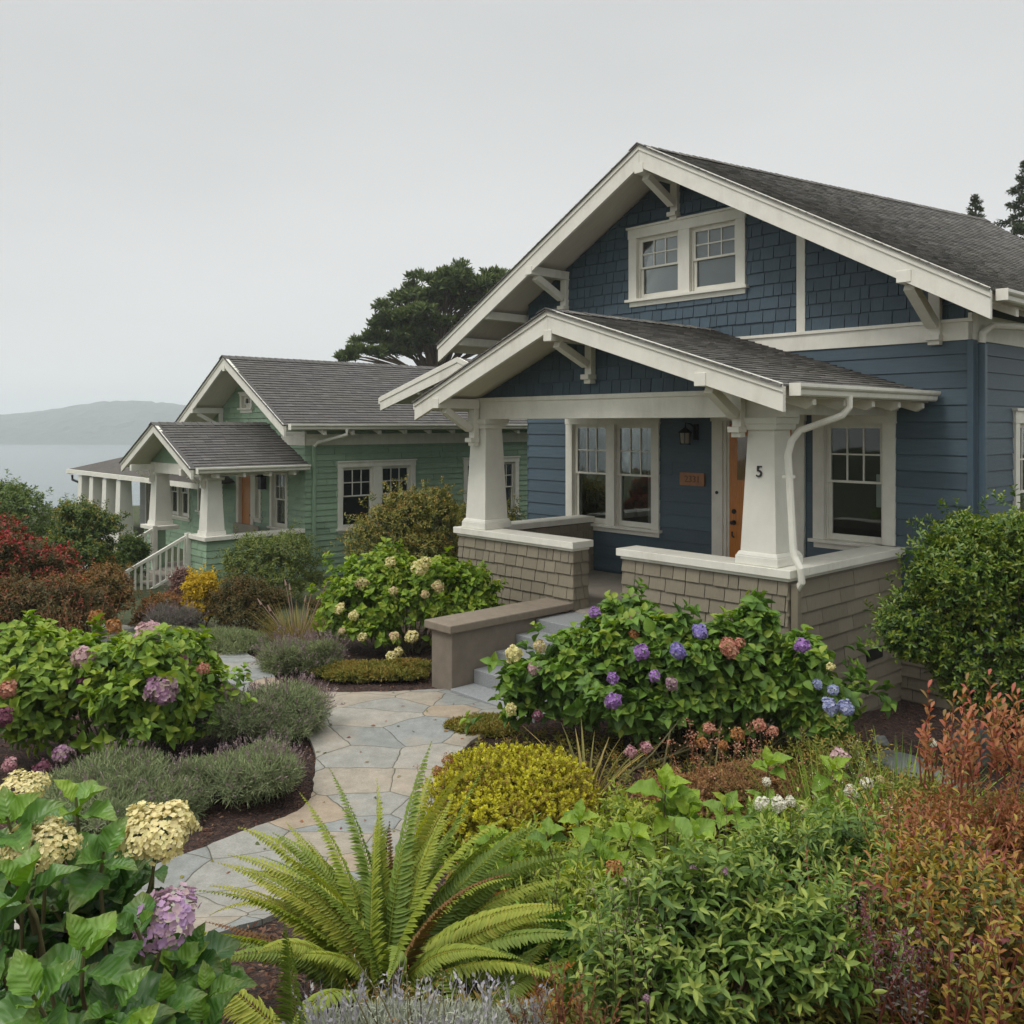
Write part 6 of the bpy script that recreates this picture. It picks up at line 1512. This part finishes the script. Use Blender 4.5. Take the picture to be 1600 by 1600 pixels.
g = np.random.default_rng(520); n = 420; Yg = g.uniform(5.6, 11.5, n); ug = g.uniform(250, 770, n); xg = (ug - 800) / F * Yg; ok = in_path(xg, Yg); xg, Yg = xg[ok], Yg[ok]; n = min(55, len(xg)); xg, Yg = xg[:n], Yg[:n]
f = Fol(); az = g.uniform(0, 2 * pi, n); f.put(T_OBO, np.stack([xg, Yg, terr(xg, Yg) + .04], -1), np.stack([np.cos(az), np.sin(az), .05 + 0 * az], -1), np.tile([0, 0, 1.], (n, 1)) + g.normal(size=(n, 3)) * .25, g.uniform(.025, .055, n), g.uniform(.012, .025, n), g.random(n))
o = f.build('fallen_leaves', LM['autumn']); tag(o, 'small fallen leaves scattered on the flagstones', 'leaves', kind='stuff')

# ---- stones by the right-hand wall
def stone(u, v, Y, rx, ry, rz, seed, label):
    g = np.random.default_rng(seed); x = (u - 800) / F * Y; bm = bmesh.new(); bmesh.ops.create_icosphere(bm, subdivisions=4, radius=1); o_ = g.uniform(0, 9, 3)
    cuts = [(unit(g.normal(size=3)), g.uniform(.62, .9)) for _ in range(9)]
    for v_ in bm.verts:
        p = np.array(v_.co)
        for c, d in cuts:
            k = p @ c
            if k > d: p = p - c * (k - d) * .85
        p = p * (1 + .05 * math.sin(p[0] * 7 + o_[0]) * math.sin(p[1] * 6 + o_[1]) + .03 * math.sin(p[2] * 13 + o_[2]))
        v_.co = (p[0] * rx, p[1] * ry, p[2] * rz)
    me = bpy.data.meshes.new('stone'); bm.to_mesh(me); bm.free(); me.materials.append(M['boulder']); me.polygons.foreach_set('use_smooth', [True] * len(me.polygons))
    o = bpy.data.objects.new('stone', me); COL.objects.link(o); o.location = (x, Y, gbase(x, Y) + rz * .25); o.rotation_euler = (0, 0, g.uniform(0, 3)); tag(o, label, 'stone', 'garden stones')


stone(1415, 1148, 8.3, .36, .22, .09, 1, 'flat grey stepping stone on the mulch by the porch corner')
stone(1530, 1128, 8.9, .34, .28, .20, 2, 'rounded grey boulder behind the coppery twigs')
stone(1372, 1150, 8.35, .10, .08, .06, 3, 'small brownish stone left of the flat stepping stone')
stone(1378, 1108, 9.0, .10, .08, .06, 4, 'small brown stone on the mulch against the taupe wall')
stone(1475, 1165, 8.0, .2, .15, .1, 5, 'grey stone between the flat stone and the boulder')


# ---- trees
def cypress():
    Y = 46.0; g = np.random.default_rng(600); x0, _, _ = at(668, 560, Y); zb = gbase(x0, Y); root = empty('cypress_tree', (x0, Y, zb), 0, 'dark spreading cypress tree rising behind the cottage roof', 'tree', 'background trees')
    pads = [(705, 450, 62, 24), (660, 470, 44, 22), (745, 448, 55, 20), (770, 470, 40, 25), (630, 490, 38, 20), (690, 490, 60, 24), (740, 495, 55, 30), (605, 505, 30, 14), (655, 520, 44, 16), (590, 530, 34, 13), (620, 543, 40, 13), (570, 550, 30, 9), (720, 530, 48, 20), (765, 515, 40, 30), (545, 556, 22, 7), (690, 445, 40, 22), (725, 435, 40, 16), (650, 545, 40, 12), (790, 440, 40, 16), (700, 520, 60, 18), (830, 470, 60, 34), (860, 520, 50, 30), (610, 520, 30, 12), (680, 470, 60, 22), (760, 540, 50, 18), (640, 455, 26, 10)]
    f = Fol(); mb = MB(); fork = Vector((.45, 0, 4.7 - zb))
    mb.tube([(.5, 0, -.6), (.4, 0, (4.7 - zb) * .5), fork], [.55, .45, .36], 10)
    for (u, v, a, b) in pads:
        dy = g.uniform(-2.4, 2.4); c = np.array(at(u, v, Y + dy)) - np.array([x0, Y, zb]); sx_, sz_ = a / F * Y, b / F * Y
        bl = [(c[0] + g.normal() * sx_ * .5, c[1] + g.normal() * sx_ * .35, c[2] + g.normal() * sz_ * .38, sx_ * g.uniform(.30, .5), sx_ * g.uniform(.3, .5), sz_ * g.uniform(.30, .5)) for _ in range(7)]
        n = int(52 + a * 2.6); P, D = blob_points(g, bl, n, -.4, (.3, 1.05)); shoots(g, f, T_DIA, P, D, 8, .36, .38, .13, (62, 20), .5, .45, .45)
        cc = Vector(c); m1 = Vector((fork.x + (cc.x - fork.x) * .42, fork.y + (cc.y - fork.y) * .42, fork.z + (cc.z - fork.z) * .68)); mb.tube([fork, fork.lerp(m1, .5) + Vector((0, 0, .1)), m1, cc + Vector((0, 0, -sz_ * .3))], [.17, .12, .08, .03], 6, False)
        for q in bl[:5]: mb.tube([m1, m1.lerp(Vector(q[:3]), .6) + Vector((0, 0, .15)), Vector(q[:3])], [.05, .03, .012], 5, False)
    f.build('crown', LM['pineneedle'], root); mb.build('trunk', M['bark'], root, recalc=False)


cypress()


def conifer(u, Y, vtop, wpx, seed, label):
    g = np.random.default_rng(seed); x = (u - 800) / F * Y; zb = gbase(x, Y); h = ZC + (V0 - vtop) / F * Y - zb; R_ = wpx / 2 / F * Y; root = empty('conifer', (x, Y, zb), 0, label, 'tree', 'background trees')
    mb = MB(); mb.tube([(0, 0, -.3), (.05, 0, h * .5), (0, 0, h)], [.22, .14, .02], 8); f = Fol()
    z = h * .995; ang = 0
    while z > h * .12:
        fr_ = 1 - z / h; r_ = R_ * (fr_ ** .75) * g.uniform(.7, 1.1) + .06; ang += 2.4; d = np.array([cos(ang), sin(ang), -.12 + .35 * (1 - fr_) * .6]); n = max(5, int(r_ * 26)); t = np.sqrt(g.random(n)); p = np.array([0, 0, z]) + d * (t * r_)[:, None] + np.array([0, 0, -1]) * (t ** 2 * r_ * .12)[:, None] + g.normal(size=(n, 3)) * r_ * .06
        A = unit(d + g.normal(size=(n, 3)) * .35); shoots(g, f, T_DIA, p, A, 6, .22, .22, .07, (65, 20), .15, .25, .3); mb.tube([(0, 0, z), np.array([0, 0, z]) + d * r_ * .9], [.035, .008], 5, False); z -= g.uniform(.05, .10) * (1 + fr_)
    f.build('crown', LM['conifer'], root); mb.build('trunk', M['bark'], root, recalc=False)


conifer(1606, 34.0, 250, 330, 701, 'dark conifer at the right edge above the roof ridge')
conifer(1524, 40.0, 304, 170, 702, 'thin conifer tip peeping over the roof ridge')

# ================================================================== AIR, LIGHT, CAMERA
m = bpy.data.materials.new('haze'); m.use_nodes = True; nt = m.node_tree; nt.nodes.clear()
out = nt.nodes.new('ShaderNodeOutputMaterial'); pv = nt.nodes.new('ShaderNodeVolumePrincipled')
pv.inputs['Color'].default_value = (.90, .945, .97, 1); pv.inputs['Density'].default_value = .00066; pv.inputs['Anisotropy'].default_value = 0.0
nt.links.new(pv.outputs[0], out.inputs['Volume'])
b = MB(); b.box(-2700, 2700, -300, 3400, -31, 62); hz = b.build('haze', m); tag(hz, kind='stuff')

w = bpy.data.worlds.new('World'); SC.world = w; w.use_nodes = True
nt = w.node_tree; nt.nodes.clear()
out = nt.nodes.new('ShaderNodeOutputWorld'); bg = nt.nodes.new('ShaderNodeBackground'); nt.links.new(bg.outputs[0], out.inputs[0])
SUN_EL, SUN_AZ = RAD(52), RAD(-62)      # azimuth from +Y, negative = to the left
sky = nt.nodes.new('ShaderNodeTexSky'); sky.sky_type = 'NISHITA'; sky.sun_disc = False
sky.sun_elevation = SUN_EL; sky.sun_rotation = SUN_AZ; sky.air_density = 1.0; sky.dust_density = 3.0
hs = nt.nodes.new('ShaderNodeHueSaturation'); hs.inputs['Saturation'].default_value = .10; nt.links.new(sky.outputs[0], hs.inputs['Color'])
tc = nt.nodes.new('ShaderNodeTexCoord')
mp = nt.nodes.new('ShaderNodeMapping'); mp.inputs['Scale'].default_value = (1, 1, 3.0); nt.links.new(tc.outputs['Generated'], mp.inputs[0])
nz = nt.nodes.new('ShaderNodeTexNoise'); nz.inputs['Scale'].default_value = 1.1; nz.inputs['Detail'].default_value = 5; nt.links.new(mp.outputs[0], nz.inputs['Vector'])
cr = ramp(nt, [(.3, (5.35, 5.45, 5.43)), (.7, (6.3, 6.38, 6.36))]); nt.links.new(nz.outputs[0], cr.inputs[0])
sx_ = nt.nodes.new('ShaderNodeSeparateXYZ'); nt.links.new(tc.outputs['Generated'], sx_.inputs[0])
gr_ = ramp(nt, [(0.0, (1.10, 1.10, 1.09)), (.2, (1.0, 1.0, 1.0)), (.43, (.93, .935, .94)), (.7, (1.7, 1.7, 1.7)), (1, (3.4, 3.4, 3.4))]); nt.links.new(sx_.outputs['Z'], gr_.inputs[0])
m1 = nt.nodes.new('ShaderNodeMix'); m1.data_type = 'RGBA'; m1.blend_type = 'MULTIPLY'; m1.inputs[0].default_value = 1
nt.links.new(cr.outputs[0], m1.inputs[6]); nt.links.new(gr_.outputs[0], m1.inputs[7])
m2 = nt.nodes.new('ShaderNodeMix'); m2.data_type = 'RGBA'; m2.inputs[0].default_value = .88
nt.links.new(hs.outputs[0], m2.inputs[6]); nt.links.new(m1.outputs[2], m2.inputs[7])
nt.links.new(m2.outputs[2], bg.inputs['Color']); bg.inputs['Strength'].default_value = .115

sl_ = bpy.data.lights.new('sun', 'SUN'); sl_.energy = 1.25; sl_.angle = RAD(18); sl_.color = (1, .965, .91)
so = bpy.data.objects.new('sun', sl_); COL.objects.link(so)
sd = Vector((sin(SUN_AZ) * cos(SUN_EL), cos(SUN_AZ) * cos(SUN_EL), sin(SUN_EL)))
sd = Vector((-0.62, -0.38, .95)).normalized()
sky.sun_elevation = math.asin(sd.z); sky.sun_rotation = math.atan2(sd.x, sd.y)
so.rotation_euler = sd.to_track_quat('Z', 'Y').to_euler(); so.location = (-20, -20, 40)

cam = bpy.data.cameras.new('camera'); co = bpy.data.objects.new('camera', cam); COL.objects.link(co)
cam.sensor_width = 36; cam.lens = 36 * F / 1600; cam.shift_y = (V0 - 800) / 1600; cam.clip_start = .05; cam.clip_end = 8000
co.location = (0, 0, ZC); co.rotation_euler = (pi / 2, 0, 0); SC.camera = co

vs_ = SC.view_settings
vs_.view_transform = 'Standard'; vs_.look = 'None'; vs_.exposure = .17; vs_.gamma = 1; vs_.use_curve_mapping = False
cy = SC.cycles
cy.max_bounces = 7; cy.diffuse_bounces = 5; cy.glossy_bounces = 3; cy.transmission_bounces = 4; cy.transparent_max_bounces = 10; cy.volume_bounces = 1
cy.caustics_reflective = False; cy.caustics_refractive = False; cy.sample_clamp_indirect = 6
cy.use_denoising = True
try: cy.denoiser = 'OPENIMAGEDENOISE'
except Exception: pass
